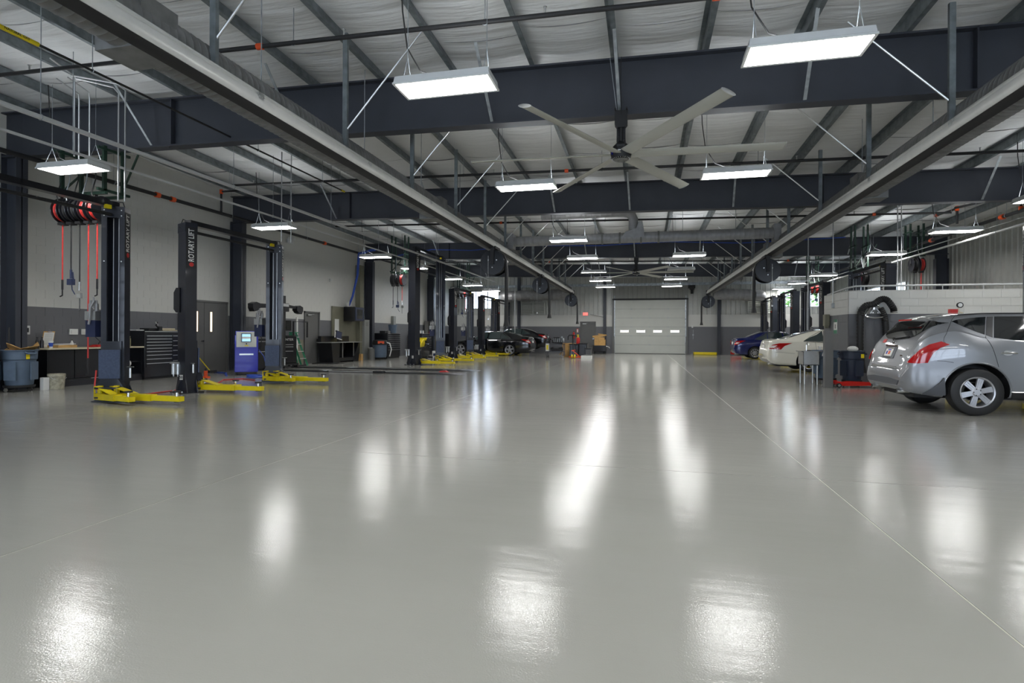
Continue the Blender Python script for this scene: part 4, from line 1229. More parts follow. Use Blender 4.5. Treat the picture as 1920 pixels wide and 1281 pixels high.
def patch(bvh, poly, mode, sgn=1, th=.004, off=.002, phi=PI / 4, grid=.05):
    """polygon drawn on a flat sheet, pressed onto the car body"""
    bm = bmesh.new()
    vs = [bm.verts.new((u, v, 0)) for u, v in poly]
    bm.faces.new(vs)
    us = [p[0] for p in poly]; ws = [p[1] for p in poly]
    a = min(us) + grid / 2
    while a < max(us):
        bmesh.ops.bisect_plane(bm, geom=bm.verts[:] + bm.edges[:] + bm.faces[:], plane_co=(a, 0, 0), plane_no=(1, 0, 0)); a += grid
    a = min(ws) + grid / 2
    while a < max(ws):
        bmesh.ops.bisect_plane(bm, geom=bm.verts[:] + bm.edges[:] + bm.faces[:], plane_co=(0, a, 0), plane_no=(0, 1, 0)); a += grid
    ok = True
    for v in bm.verts:
        u, z = v.co.x, v.co.y
        if mode == 'side': o, d = Vector((u, sgn * 2, z)), Vector((0, -sgn, 0))
        elif mode == 'rear': o, d = Vector((-1, u, z)), Vector((1, 0, 0))
        elif mode == 'front': o, d = Vector((9, u, z)), Vector((-1, 0, 0))
        elif mode == 'top': o, d = Vector((u, z, 3)), Vector((0, 0, -1))
        else:
            c, s = math.cos(phi), math.sin(phi)
            d = Vector((c, -sgn * s, 0)); o = Vector((s * u, sgn * c * u, z)) - d * 3
        hit = bvh.ray_cast(o, d)
        if hit[0] is None:
            v.co = Vector((99, 99, 99)); continue
        nr = hit[1]
        if nr.dot(d) > 0: nr = -nr
        v.co = hit[0] + nr * (off + th)
    bad = [v for v in bm.verts if v.co.x > 50]
    if bad: bmesh.ops.delete(bm, geom=bad, context='VERTS')
    bmesh.ops.recalc_face_normals(bm, faces=bm.faces)
    ext = bmesh.ops.solidify(bm, geom=bm.faces[:], thickness=th + .002)
    me = bpy.data.meshes.new('patch'); bm.to_mesh(me); bm.free()
    return me
def pob(name, me, m, parent, label=None):
    me.materials.append(M[m]); me.polygons.foreach_set('use_smooth', [True] * len(me.polygons)); me.set_sharp_from_angle(angle=.9)
    o = bpy.data.objects.new(name, me); COL.objects.link(o); o.parent = parent
    if label: o['label'] = label
    return o
def strip(bvh, pts, mode, sgn, wd=.007, off=.001, phi=PI / 4):
    """thin seam following points"""
    P = []
    for (a, b), (c, d_) in zip(pts, pts[1:]):
        k = max(2, int(math.hypot(c - a, d_ - b) / .04))
        P += [(a + (c - a) * i / k, b + (d_ - b) * i / k) for i in range(k)]
    P.append(pts[-1])
    out = []
    for u, z in P:
        if mode == 'side': o, d = Vector((u, sgn * 2, z)), Vector((0, -sgn, 0))
        elif mode == 'rear': o, d = Vector((-1, u, z)), Vector((1, 0, 0))
        else:
            c, s = math.cos(phi), math.sin(phi); d = Vector((c, -sgn * s, 0)); o = Vector((s * u, sgn * c * u, z)) - d * 3
        h = bvh.ray_cast(o, d)
        if h[0] is not None: out.append(h[0] - d * off)
    g = G()
    if len(out) > 1: g.tube(out, wd / 2, 5)
    return g
def wheel(parent, x, y, z, R, rimr, sgn, spokes, style='five', wdt=.23, m='alu_wheel'):
    """sgn: which side faces outwards"""
    t = G().lathe([(rimr * .97, -.1 * 1), (rimr * 1.03, -wdt / 2), (R * .9, -wdt / 2 - .006), (R * .975, -wdt / 2 + .012), (R, -wdt / 2 + .045), (R, wdt / 2 - .045), (R * .975, wdt / 2 - .012), (R * .9, wdt / 2 + .006), (rimr * 1.03, wdt / 2), (rimr * .97, .1)], (x, y, z), 'Y', 48, cap=False)
    for q in (-.055, -.02, .02, .055): t.ring((x, y + q, z), R - .002, .004, 'Y', 48, 4)
    w_ = ob('tyre', t, 'rubber', parent)
    ys = y + sgn * wdt / 2
    g = G().lathe([(rimr * 1.02, sgn * (wdt / 2)), (rimr, sgn * (wdt / 2 + .004)), (rimr * .93, sgn * (wdt / 2 - .004)), (rimr * .9, sgn * (wdt / 2 - .03)), (rimr * .88, -sgn * wdt / 2 * .6)], (x, y, z), 'Y', 48, cap=False)
    hub_y = ys - sgn * .035
    for k in range(spokes):
        a = 2 * PI * k / spokes + .26
        if style == 'six':
            R3 = Matrix.Rotation(-a, 3, 'Y')
            g.add([Matrix.Rotation(-a, 3, 'Y') @ Vector(p) + Vector((x, hub_y, z)) for p in
                   [(.04, sgn * .02, -.036), (.04, sgn * .02, .036), (rimr * .92, sgn * .012, .044), (rimr * .92, sgn * .012, -.044), (.04, -sgn * .02, -.036), (.04, -sgn * .02, .036), (rimr * .92, -sgn * .02, .044), (rimr * .92, -sgn * .02, -.044)]],
                  [(0, 1, 2, 3), (7, 6, 5, 4), (0, 4, 5, 1), (1, 5, 6, 2), (2, 6, 7, 3), (3, 7, 4, 0)])
            for q in (-.018, .018):
                g.box(Matrix.Rotation(-a, 3, 'Y') @ Vector((rimr * .58, sgn * .02, q)) + Vector((x, hub_y, z)), (rimr * .5, .008, .008), Matrix.Rotation(-a, 3, 'Y'))
        else:
            wv = rimr * (.17 if spokes < 8 else .12)
            for dv in ((-.11, .11) if style == 'double' else (0,)):
                aa = a
                g.add([Matrix.Rotation(-aa, 3, 'Y') @ Vector(p) + Vector((x, hub_y, z)) for p in
                       [(.03, sgn * .02, -.025 + dv * .2), (.03, sgn * .02, .025 + dv * .2), (rimr * .92, sgn * .014, wv / 2 + dv * rimr), (rimr * .92, sgn * .014, -wv / 2 + dv * rimr), (.03, -sgn * .015, -.025 + dv * .2), (.03, -sgn * .015, .025 + dv * .2), (rimr * .92, -sgn * .015, wv / 2 + dv * rimr), (rimr * .92, -sgn * .015, -wv / 2 + dv * rimr)]],
                      [(0, 1, 2, 3), (7, 6, 5, 4), (0, 4, 5, 1), (1, 5, 6, 2), (2, 6, 7, 3), (3, 7, 4, 0)])
    g.lathe([(0, sgn * .03), (.055, sgn * .03), (.07, sgn * .018), (.075, -sgn * .02), (0, -sgn * .02)], (x, hub_y, z), 'Y', 24)
    ob('rim', g, m, w_)
    g = G()
    for k in range(5):
        a = 2 * PI * k / 5 + .6
        g.cyl((x + .05 * math.cos(a), hub_y + sgn * .024, z + .05 * math.sin(a)), (x + .05 * math.cos(a), hub_y + sgn * .032, z + .05 * math.sin(a)), .009, n=8)
    g.lathe([(rimr * .6, 0), (0, 0)], (x, hub_y - sgn * .06, z), 'Y', 24)
    ob('lug_nuts', g, 'black_matte', w_)
    return w_
def finish_body(g, paint, wheels, R, W, parent):
    """cut wheel wells with a boolean and return body object"""
    body = ob('body', g, [paint, 'black_matte'], parent, fixn=True)
    body.data.polygons.foreach_set('material_index', [0] * len(body.data.polygons))
    cg = G()
    for x, r in wheels:
        for s in (-1, 1):
            cg.lathe([(r, s * (W + .1)), (r, s * (W - .32))], (x, 0, R), 'Y', 48)
    cm = mesh_of('cut', cg); fix_normals(cm)
    cm.materials.append(M['black_matte']); cm.materials.append(M['black_matte'])
    cm.polygons.foreach_set('material_index', [1] * len(cm.polygons))
    co = bpy.data.objects.new('cut', cm); COL.objects.link(co)
    pl = body.location.copy(); par = body.parent; body.parent = None
    md = body.modifiers.new('b', 'BOOLEAN'); md.object = co; md.operation = 'DIFFERENCE'; md.solver = 'EXACT'
    dg = bpy.context.evaluated_depsgraph_get()
    me = bpy.data.meshes.new_from_object(body.evaluated_get(dg))
    body.modifiers.clear(); body.data = me
    me.set_sharp_from_angle(angle=math.radians(32))
    bpy.data.objects.remove(co); body.parent = par
    return body
def car_paint(n, col, metal=.0, rough=.16):
    return mat(n, col, rough, metal, coat=1.0)
car_paint('paint_silver', sc(140, 142, 146), .55, .36)
car_paint('paint_white', sc(225, 222, 208))
car_paint('paint_blue', sc(14, 26, 92), .2)
car_paint('paint_black', sc(7, 8, 13))
mat('alu_wheel', sc(190, 191, 195), .3, .7)
mat('lamp_red', sc(172, 8, 8), .12, coat=.5)
mat('lamp_clear', sc(225, 215, 210), .1, coat=1)
mat('tinted_glass', (.006, .007, .008), .04, coat=1)
mat('clear_tint', (.03, .045, .045), .04, coat=1)
mat('trim_black', (.02, .02, .022), .35)
mat('trim_grey', sc(78, 80, 84), .5)

# --- silver crossover, rear towards the aisle
def suv():
    L = 4.77
    F = dict(
        zt=[(0, .60), (.02, .69), (.05, .76), (.08, .86), (.12, .98), (.17, 1.09), (.23, 1.20), (.33, 1.34), (.44, 1.47), (.5, 1.55), (.6, 1.6), (.9, 1.645), (1.6, 1.665), (2.3, 1.65), (2.8, 1.57), (3.6, 1.14), (4.1, 1.04), (4.5, .92), (4.68, .76), (4.77, .58)],
        zb=[(0, .42), (.1, .34), (.3, .30), (.55, .27), (1.5, .28), (4.2, .28), (4.6, .3), (4.77, .4)],
        zw=[(0, .56), (.2, .74), (.6, .80), (1, .86), (2, .78), (4, .72), (4.6, .6), (4.77, .5)],
        zs=[(0, .57), (.05, .7), (.12, .93), (.23, 1.15), (.4, 1.27), (.7, 1.34), (1.1, 1.24), (1.6, 1.19), (2.6, 1.13), (3.6, 1.06), (4.2, .96), (4.6, .78), (4.77, .52)],
        w=[(0, .70), (.06, .80), (.15, .865), (.3, .905), (.55, .93), (.98, .955), (1.5, .93), (2.5, .925), (3.5, .94), (4.2, .9), (4.6, .76), (4.77, .62)],
        ws=[(0, .68), (.1, .78), (.2, .82), (.4, .845), (.7, .855), (1.2, .875), (2.5, .88), (3.6, .85), (4.3, .78), (4.6, .66), (4.77, .55)],
        wt=[(0, .62), (.12, .7), (.25, .745), (.5, .71), (.7, .69), (1.2, .685), (2.2, .69), (2.8, .70), (3.5, .76), (4.2, .72), (4.77, .5)])
    t = thing('car', 'silver crossover car with red tail lamp parked rear to the aisle, right side', 'car', (4.15, 11.17, 0), 0)
    g = body_grid(L, F)
    bv = bvh_of(g)
    b = finish_body(g, 'paint_silver', [(.985, .455), (3.81, .455)], .375, .95, t)
    for s in (-1, 1):
        pob('quarter_window', patch(bv, [(.72, 1.50), (.80, 1.53), (1.0, 1.56), (1.21, 1.575), (1.125, 1.29), (1.0, 1.345), (.85, 1.42)], 'side', s), 'tinted_glass', t)
        pob('window_pillar', patch(bv, [(1.225, 1.577), (1.315, 1.58), (1.225, 1.245), (1.138, 1.285)], 'side', s, th=.003), 'trim_black', t)
        pob('rear_door_window', patch(bv, [(1.33, 1.58), (2.05, 1.585), (2.1, 1.185), (1.5, 1.205), (1.24, 1.24)], 'side', s), 'tinted_glass', t)
        pob('front_door_window', patch(bv, [(2.12, 1.585), (2.45, 1.57), (2.8, 1.50), (3.2, 1.28), (3.35, 1.14), (2.17, 1.18)], 'side', s), 'tinted_glass', t)
        pob('tail_lamp', patch(bv, [(.60, .82), (.685, .93), (.77, 1.04), (.87, 1.125), (.99, 1.175), (1.085, 1.125), (.99, 1.075), (.92, .99), (.885, .9), (.86, .83), (.74, .815)], 'diag', s, th=.012, grid=.03), 'lamp_red', t)
        g = G()
        for line in ([(1.135, 1.27), (1.125, 1.24), (1.16, 1.17), (1.19, 1.08), (1.24, .9), (1.27, .78)], [(.79, 1.585), (.74, 1.54), (.62, 1.36), (.55, 1.24), (.535, 1.18), (.56, 1.15)],
                     [(2.1, 1.2), (2.12, .9), (2.1, .4)], [(2.08, 1.585), (2.1, 1.2)], [(3.3, 1.14), (3.32, .8), (3.2, .4)], [(.44, .865), (.56, .86), (.66, .84)]):
            q = strip(bv, line, 'side', s); g.add(q.v, q.f)
        q = strip(bv, [(.71, 1.585 - .35), (.6, 1.1), (.56, .95), (.585, .8)], 'diag', s)
        ob('panel_gap', g, 'black_matte', t)
        # lower cladding, flare lip
        pob('cladding', patch(bv, [(.25, .33), (.37, .315), (.56, .32), (.55, .42), (.53, .60), (.48, .52), (.38, .42)], 'side', s, th=.012), 'trim_grey', t)
        pob('sill_cladding', patch(bv, [(1.47, .295), (3.3, .295), (3.32, .38), (1.45, .38)], 'side', s, th=.012), 'trim_black', t)
        q = strip(bv, [(1.45, .385), (3.3, .385)], 'side', s, wd=.018, off=.008); ob('sill_trim', q, 'chrome', t)
        g = G()
        pts = []
        for k in range(25):
            a = math.radians(-8 + 196 * k / 24)
            px, pz = .985 + .47 * math.cos(a), .375 + .47 * math.sin(a)
            h = bv.ray_cast(Vector((px, s * 2, pz)), Vector((0, -s, 0)))
            if h[0] is not None: pts.append(h[0] - Vector((0, -s, 0)) * .002)
        ob('arch_lip', G().tube(pts, .014, 6), 'paint_silver', t)
        # handle
        h = bv.ray_cast(Vector((1.4, s * 2, 1.0)), Vector((0, -s, 0)))[0]
        g = G().lathe([(.055, 0), (.05, .006), (0, .006)], (h.x, h.y, h.z), 'Y', 20)
        for i in range(len(g.v)):
            v = g.v[i]; g.v[i] = (h.x + (v[0] - h.x) * 1.3, h.y + (v[1] - h.y) * s, h.z + (v[2] - h.z) * .8)
        g.tube([(h.x - .1, h.y + s * .004, h.z), (h.x - .06, h.y + s * .03, h.z + .004), (h.x + .07, h.y + s * .03, h.z + .004), (h.x + .12, h.y + s * .004, h.z)], [.012, .016, .016, .012], 8)
        ob('door_handle', g, 'chrome', t)
        ob('roof_rail', strip(bv, [(.75, 1.60), (1.2, 1.63), (2.2, 1.635), (2.6, 1.6)], 'side', s, wd=.025, off=.008), 'trim_black', t)
        for x in (.985, 3.81):
            wheel(t, x, s * .835, .375, .375, .24, s, 6, 'six')
            ob('brake_disc', G().lathe([(.0, 0), (.15, 0), (.15, .02), (0, .02)], (x, s * .8 - .01, .375), 'Y', 24), 'siding_dark', t)
    pob('rear_window', patch(bv, [(-.68, 1.505), (-.755, 1.475), (-.75, 1.43), (-.69, 1.34), (-.58, 1.265), (-.4, 1.215), (0, 1.195), (.4, 1.215), (.58, 1.265), (.69, 1.34), (.75, 1.43), (.755, 1.475), (.68, 1.505), (.3, 1.515), (0, 1.52), (-.3, 1.515)], 'rear', 1), 'tinted_glass', t)
    # spoiler with brake lamp
    g = G()
    n = 16; vs = []
    for i in range(n + 1):
        y = -.68 + 1.36 * i / n; q = 1 - (abs(y) / .68) ** 3 * .6
        e = (abs(y) / .68) ** 2 * .16; dz = -(abs(y) / .68) ** 2 * .035
        vs += [(.36 + e, y, 1.555 + dz), (.62, y, 1.60 + dz), (.64, y, 1.57 + dz), (.37 + e, y, 1.525 + dz)]
    g.add(vs, [(4 * i + j, 4 * i + (j + 1) % 4, 4 * i + 4 + (j + 1) % 4, 4 * i + 4 + j) for i in range(n) for j in range(4)] + [(0, 1, 2, 3), tuple(4 * n + q for q in (3, 2, 1, 0))])
    ob('spoiler', g, 'paint_silver', t)
    ob('brake_lamp', G().box((.352, 0, 1.542), (.02, .46, .026)), 'lamp_red', t)
    # wiper, emblem, plate, badge
    def rp(y, z): return bv.ray_cast(Vector((-1, y, z)), Vector((1, 0, 0)))[0]
    a, c = rp(.1, 1.21), rp(-.42, 1.255)
    ob('rear_wiper', G().cyl(a + Vector((-.03, 0, 0)), a + Vector((.0, 0, 0)), .025, n=10).bar(a + Vector((-.03, 0, 0)), c + Vector((-.02, 0, 0)), .02, .012), 'black_matte', t)
    p = rp(.0, 1.145); ob('emblem', G().ring(p + Vector((-.012, 0, 0)), .05, .008, 'X', 24, 6).box(p + Vector((-.012, 0, 0)), (.012, .12, .018)), 'chrome', t)
    p0, p1 = rp(0, 1.07), rp(0, .87)
    mid = (p0 + p1) / 2; tl = math.atan2(p0.x - p1.x, p0.z - p1.z)
    Rm = Matrix.Rotation(tl, 3, 'Y')
    ob('plate_recess', G().box(mid + Vector((-.004, 0, 0)), (.014, .46, .21), Rm), 'trim_grey', t, smooth=False)
    pl = ob('number_plate', G().box(mid + Vector((-.014, -.0, -.005)), (.01, .30, .15), Rm), 'paper', t, smooth=False)
    g = G()
    for s in (-1, 1): g.box(mid + Vector((-.02, s * .155, -.005)), (.012, .012, .17), Rm)
    for s in (-1, 1): g.box(mid + Rm @ Vector((-.02, 0, s * .08)), (.012, .32, .012), Rm)
    ob('plate_frame', g, 'chrome', t, smooth=False)
    ob('plate_print', G().box(mid + Rm @ Vector((-.021, 0, .045)), (.004, .12, .02), Rm).box(mid + Rm @ Vector((-.021, .08, -.01)), (.004, .05, .06), Rm), 'machine_blue', pl, smooth=False)
    ob('plate_print', G().box(mid + Rm @ Vector((-.021, -.02, -.01)), (.004, .07, .06), Rm), 'orange', pl, smooth=False)
    ob('plate_trim', G().box(rp(0, 1.09) + Vector((-.012, 0, 0)), (.02, .5, .03)), 'chrome', t)
    p = rp(-.5, .93); ob('badge', G().box(p + Vector((-.004, 0, 0)), (.008, .09, .025)), 'chrome', t)
    p = rp(.45, 1.17); ob('sticker', G().box(p + Vector((-.004, 0, 0)), (.006, .12, .07), Matrix.Rotation(.5, 3, 'Y')), 'hose_red', t)
    pob('bumper_step', patch(bv, [(-.52, .735), (.52, .735), (.5, .705), (-.5, .705)], 'rear', 1, th=.01), 'chrome', t)
    pob('lower_bumper', patch(bv, [(-.66, .52), (-.3, .55), (.3, .55), (.66, .52), (.6, .44), (-.6, .44)], 'rear', 1, th=.012), 'trim_grey', t)
    for s in (-1, 1):
        g = G().cyl((.02, s * .52, .335), (.42, s * .52, .34), .035, n=16); ob('exhaust_tip', g, 'chrome', t)
        ob('tip_bore', G().cyl((.016, s * .52, .335), (.03, s * .52, .335), .028, n=16), 'black_matte', t)
    ob('underbody', G().b2((.25, -.6, .24), (4.5, .6, .32)).cyl((.3, -.3, .3), (.75, .35, .3), .09, n=12), 'black_matte', t)
    return t
suv()

def sedan(label, loc, rz, paint, L=4.75, W=.9, roof=1.46, deck=1.1, xw=1.1, wb=2.78, R=.33, rim=.23, lift=0., spokes=10, style='five', glass='clear_tint', lampd=None, xroof=1.55, belt=.98, roofx=None, wheelm='alu_wheel', extras=()):
    t = thing('car', label, 'car', loc, rz)
    F = dict(
        zt=[(0, .62), (.015, .74), (.04, .86), (.07, .96), (.11, deck - .05), (.2, deck), (.62, deck + .04), (.95, deck + .16), (xroof, roof - .03), (xroof + .45, roof), (xroof + 1.1, roof - .04), (L - 1.5, 1.02), (L - .8, .9), (L - .3, .78), (L - .06, .62), (L, .5)],
        zb=[(0, .40), (.15, .27), (.4, .22), (xw, .2), (L - .6, .2), (L - .15, .22), (L, .32)],
        zw=[(0, .54), (.3, .64), (1, .66), (3, .6), (L, .45)],
        zs=[(0, .58), (.04, .8), (.1, deck - .12), (.3, deck - .08), (.8, belt + .03), (1.6, belt), (L - 1.4, belt - .08), (L - .5, .78), (L, .46)],
        w=[(0, W - .2), (.06, W - .12), (.15, W - .07), (.3, W - .035), (.7, W - .01), (1.2, W), (L - 1, W), (L - .4, W - .08), (L, W - .3)],
        ws=[(0, W - .24), (.2, W - .12), (.8, W - .08), (2.2, W - .06), (L - 1, W - .1), (L, W - .35)],
        wt=[(0, W - .3), (.15, W - .2), (.65, W - .2), (1.0, W - .26), (xroof, W - .33), (xroof + 1, W - .32), (L - 1.5, W - .2), (L - .6, W - .2), (L, W - .4)])
    g = body_grid(L, F); bv = bvh_of(g)
    xf = xw + wb
    finish_body(g, paint, [(xw, R + .055), (xf, R + .055)], R, W, t)
    rb = roof - .075
    for s in (-1, 1):
        x0 = .78 + (xroof - 1.55) * .5
        pob('quarter_window', patch(bv, [(x0 + .28, belt + .045), (x0 + .5, belt + .17), (x0 + .72, belt + .26), (x0 + .9, rb), (x0 + .9, belt + .02)], 'side', s), glass, t)
        pob('rear_door_window', patch(bv, [(x0 + .94, rb), (x0 + 1.3, rb + .015), (x0 + 1.62, rb + .01), (x0 + 1.68, belt), (x0 + .94, belt + .02)], 'side', s), glass, t)
        pob('front_door_window', patch(bv, [(x0 + 1.7, rb + .01), (x0 + 2.0, rb - .03), (x0 + 2.35, rb - .16), (x0 + 2.65, belt - .01), (x0 + 1.76, belt)], 'side', s), glass, t)
        pob('tail_lamp', patch(bv, [(a, b) for a, b in (lampd or [(W * .55, .74), (W * .8, .75), (W * .98, .90), (W * 1.12, .97), (W * .95, .97), (W * .7, .93)])], 'diag', s, th=.01, grid=.04), 'lamp_red', t)
        pob('lamp_insert', patch(bv, [(W * .66, .80), (W * .80, .80), (W * .9, .89), (W * .74, .88)], 'diag', s, th=.014, grid=.04), 'lamp_clear', t)
        g = G()
        for line in ([(x0 + 1.68, belt), (x0 + 1.7, .6), (x0 + 1.66, .26)], [(x0 + .62, belt), (x0 + .66, .7), (x0 + .5, .55)], [(x0 + 2.75, belt - .05), (x0 + 2.75, .28)], [(.25, .66), (xw - R - .1, .62)]):
            q = strip(bv, line, 'side', s); g.add(q.v, q.f)
        ob('panel_gap', g, 'black_matte', t)
        g = G()
        q = strip(bv, [(x0 + .27, belt + .03), (x0 + .9, belt + .0), (x0 + 2.6, belt - .02)], 'side', s, wd=.02); g.add(q.v, q.f)
        q = strip(bv, [(x0 + .27, belt + .04), (x0 + .5, belt + .19), (x0 + .9, rb + .02), (x0 + 1.6, rb + .03), (x0 + 2.1, rb), (x0 + 2.66, belt)], 'side', s, wd=.014); g.add(q.v, q.f)
        ob('window_trim', g, 'chrome' if 'chrome' in extras else 'trim_black', t)
        for hx in (x0 + .95, x0 + 1.95):
            h = bv.ray_cast(Vector((hx, s * 2, belt - .12)), Vector((0, -s, 0)))[0]
            ob('door_handle', G().tube([(h.x - .1, h.y, h.z), (h.x - .07, h.y + s * .03, h.z), (h.x + .07, h.y + s * .03, h.z), (h.x + .1, h.y, h.z)], .013, 6), 'chrome' if 'chrome' in extras else paint, t)
        h = bv.ray_cast(Vector((x0 + 2.55, s * 2, belt - .08)), Vector((0, -s, 0)))[0]; h.z = belt + .02
        ob('door_mirror', G().ball((h.x, h.y + s * .1, h.z + .05), .1, .7, 1, .7), paint, t)
        for x in (xw, xf): wheel(t, x, s * (W - .115), R, R, rim, s, spokes, style, .2, wheelm)
        pob('headlamp', patch(bv, [(L - .55, .70), (L - .2, .6), (L - .18, .68), (L - .5, .78)], 'side', s, th=.01), 'lamp_clear', t)
    pob('rear_window', patch(bv, [(.78, -W + .3), (xroof - .12, -W + .42), (xroof - .08, 0), (xroof - .12, W - .42), (.78, W - .3), (.72, 0)], 'top', 1), 'tinted_glass', t)
    pob('windscreen', patch(bv, [(L - 1.62, -W + .32), (xroof + 1.15, -W + .45), (xroof + 1.12, W - .45), (L - 1.62, W - .32)], 'top', 1), 'tinted_glass', t)
    p = bv.ray_cast(Vector((-1, 0, .84)), Vector((1, 0, 0)))[0]
    ob('number_plate', G().box(p + Vector((-.01, 0, -.02)), (.014, .32, .16)), 'paper', t)
    g = G().ring(p + Vector((-.01, 0, .15)), .04, .008, 'X', 20, 6).box(p + Vector((-.02, 0, .09)), (.02, .5, .03))
    ob('boot_trim', g, 'chrome', t)
    ob('exhaust_tip', G().cyl((.05, -W + .3, .25), (.35, -W + .3, .27), .035, n=12), 'chrome', t)
    ob('underbody', G().b2((.3, -W + .25, .17), (L - .3, W - .25, .24)), 'black_matte', t)
    ob('aerial', G().cyl((xroof, 0, roof - .02), (xroof - .18, 0, roof + .12), .006, n=5), 'black_matte', t)
    return t
sedan('white sedan parked rear to the aisle behind the steel sink', (4.15, 21.42, .04), 0, 'paint_white', L=4.85, W=.92, roof=1.47, deck=1.1, xw=1.28, wb=2.78, R=.345, rim=.24, spokes=5, style='double', xroof=1.7, belt=1.0,
      lampd=[(.60, .77), (.92, .75), (1.0, .87), (1.16, .97), (.86, .96), (.68, .9)])
sedan('dark blue sedan with silver hubcaps parked rear to the aisle beside red cabinet', (4.72, 32.5, .02), 0, 'paint_blue', L=4.6, W=.88, roof=1.5, deck=1.12, xw=1.04, wb=2.7, R=.32, rim=.22, spokes=10, xroof=1.5, belt=1.0)
sedan('black sedan with bright five spoke wheels parked nose to the left wall', (-6.5, 33.0, 0), PI, 'paint_black', L=5.1, W=.93, roof=1.48, deck=1.13, xw=1.27, wb=3.07, R=.345, rim=.27, spokes=5, style='double', xroof=1.85, belt=.98, extras=('chrome',), wheelm='alu_wheel')
sedan('second dark sedan with lit red tail lamp, raised slightly behind the black one', (-6.25, 37.1, .27), PI, 'paint_black', L=4.8, W=.9, roof=1.44, deck=1.08, xw=1.0, wb=2.8, R=.33, rim=.22, spokes=5, xroof=1.6, belt=.98)
# ================================================================ BLOCK PARTITION (right)
wp = struct(ob('wall_partition', G().b2((5.312, 16.436, 0), (XR, 16.62, 2.47)).b2((5.312, 16.436, 0), (5.5, 18.5, 2.47)), 'wall_paint', smooth=False))
block_wall(wp, 5.306, 16.43, 1, 0, -1, 16, 12, lambda s, z: s < 6.4)
block_wall(wp, 5.306, 16.47, 0, 1, -1, 5, 12, lambda s, z: True)
ob('cap', G().b2((5.30, 16.42, 2.455), (XR, 16.63, 2.47)).b2((5.30, 16.42, 2.455), (5.51, 18.5, 2.47)), 'wall_paint', wp)
t = thing('guard_rail', 'white pipe rail along the top of the block partition', 'rail', (5.4, 16.5, 2.47))
ob('rail', G().tube([(.0, 2.0, .03), (0, .3, .10), (.1, .04, .12), (.4, 0, .12), (6.3, 0, .12)], .025, 10), 'white_paint', t)
g = G()
for k in range(14): g.cyl((.3 + k * .45, 0, .0), (.3 + k * .45, 0, .12), .012, n=6)
ob('standoff', g, 'white_paint', t)
# exhaust hose draped on a wall bracket
t = thing('hose_bracket', 'chrome wall bracket holding the draped exhaust hose', 'bracket', (5.87, 16.42, 1.93))
g = G()
tri = [(-.21, -.1), (-.2, -.16), (.0, -.19), (.2, -.16), (.21, -.1), (.08, .12), (0, .16), (-.08, .12), (-.21, -.1)]
g.tube([(u, -.14, v) for u, v in cat(tri, 3)], .022, 8)
g.bar((0, 0, .05), (0, -.2, .05), .05).bar((-.12, -.14, -.08), (0, -.14, .1), .03).bar((.12, -.14, -.08), (0, -.14, .1), .03)
ob('bracket', g, 'chrome', t)
for s in (-1, 1): ob('knob', G().ball((s * .06, -.17, -.06), .03, n=8), 'chrome', t)
t = thing('exhaust_hose', 'black ribbed exhaust hose draped over a bracket on the block partition', 'hose', (5.87, 16.42, 0))
path = cat([(-.32, .55), (-.34, 1.0), (-.34, 1.45), (-.33, 1.85), (-.22, 2.05), (-.02, 2.1), (.14, 2.22), (.28, 2.2), (.42, 2.0), (.44, 1.9)], 10)
pts = [(u, -.13, v) for u, v in path]
g = G(); rr = [.085 if i % 2 else .072 for i in range(len(pts))]; g.tube(pts, rr, 14); ob('hose', g, 'rubber', t)
path = cat([(.14, 2.0), (.24, 1.75), (.27, 1.4), (.27, 1.0), (.24, .7), (.2, .55)], 12)
pts = [(u, -.10, v) for u, v in path]
g = G(); rr = [.08 if i % 2 else .07 for i in range(len(pts))]; g.tube(pts, rr, 14); ob('hose', g, 'rubber', t)
ob('nozzle', G().tube([(-.32, -.13, .85), (-.32, -.13, .55), (-.32, -.13, .3)], [.085, .09, .13], 14, cap=False).tube([(-.32, -.13, .3), (-.32, -.13, .32)], [.13, .05], 14), 'rubber', t)
ob('clamp', G().lathe([(.088, .85), (.095, .85), (.095, .88), (.088, .88)], (-.32, -.13, 0), 'Z', 20, cap=False), 'chrome', t)
ob('end_ring', G().ring((.44, -.13, 1.88), .075, .014, 'Z', 20, 6), 'chrome', t)
t = one('notice', G().box((0, 0, 0), (.012, .28, .4)), 'paper', 'green and white first aid style notice on side of block partition', 'sign', (5.29, 17.42, 1.53), smooth=False)
ob('green_band', G().b2((-.009, -.14, .12), (-.006, .14, .2)).b2((-.009, -.14, -.2), (-.006, .14, -.1)), 'green', t, smooth=False)
ob('bottle_print', G().b2((-.009, -.03, -.06), (-.006, .03, .06)).b2((-.009, .02, .13), (-.0095, .1, .18)), 'siding_dark', t, smooth=False)
one('switch_box', G().box((0, 0, 0), (.06, .1, .14)), 'galv', 'small grey electric box on side face of block partition below the conduit', 'box', (5.27, 17.6, 2.13))
one('soap_dispenser', G().box((0, 0, 0), (.13, .22, .34)).box((0, 0, -.2), (.1, .14, .07)), 'beige_panel', 'beige towel dispenser at near corner of partition above the grey bollard', 'dispenser', (5.22, 18.0, 1.72), bevel=.015)
# steel bollard post
one('bollard', G().b2((-.09, -.09, 0), (.09, .09, 1.38)).b2((-.13, -.13, 0), (.13, .13, .012)), 'cab_grey' if False else 'door_grey', 'square grey steel bollard before the block partition', 'bollard', (4.38, 14.95, 0), bevel=.008)
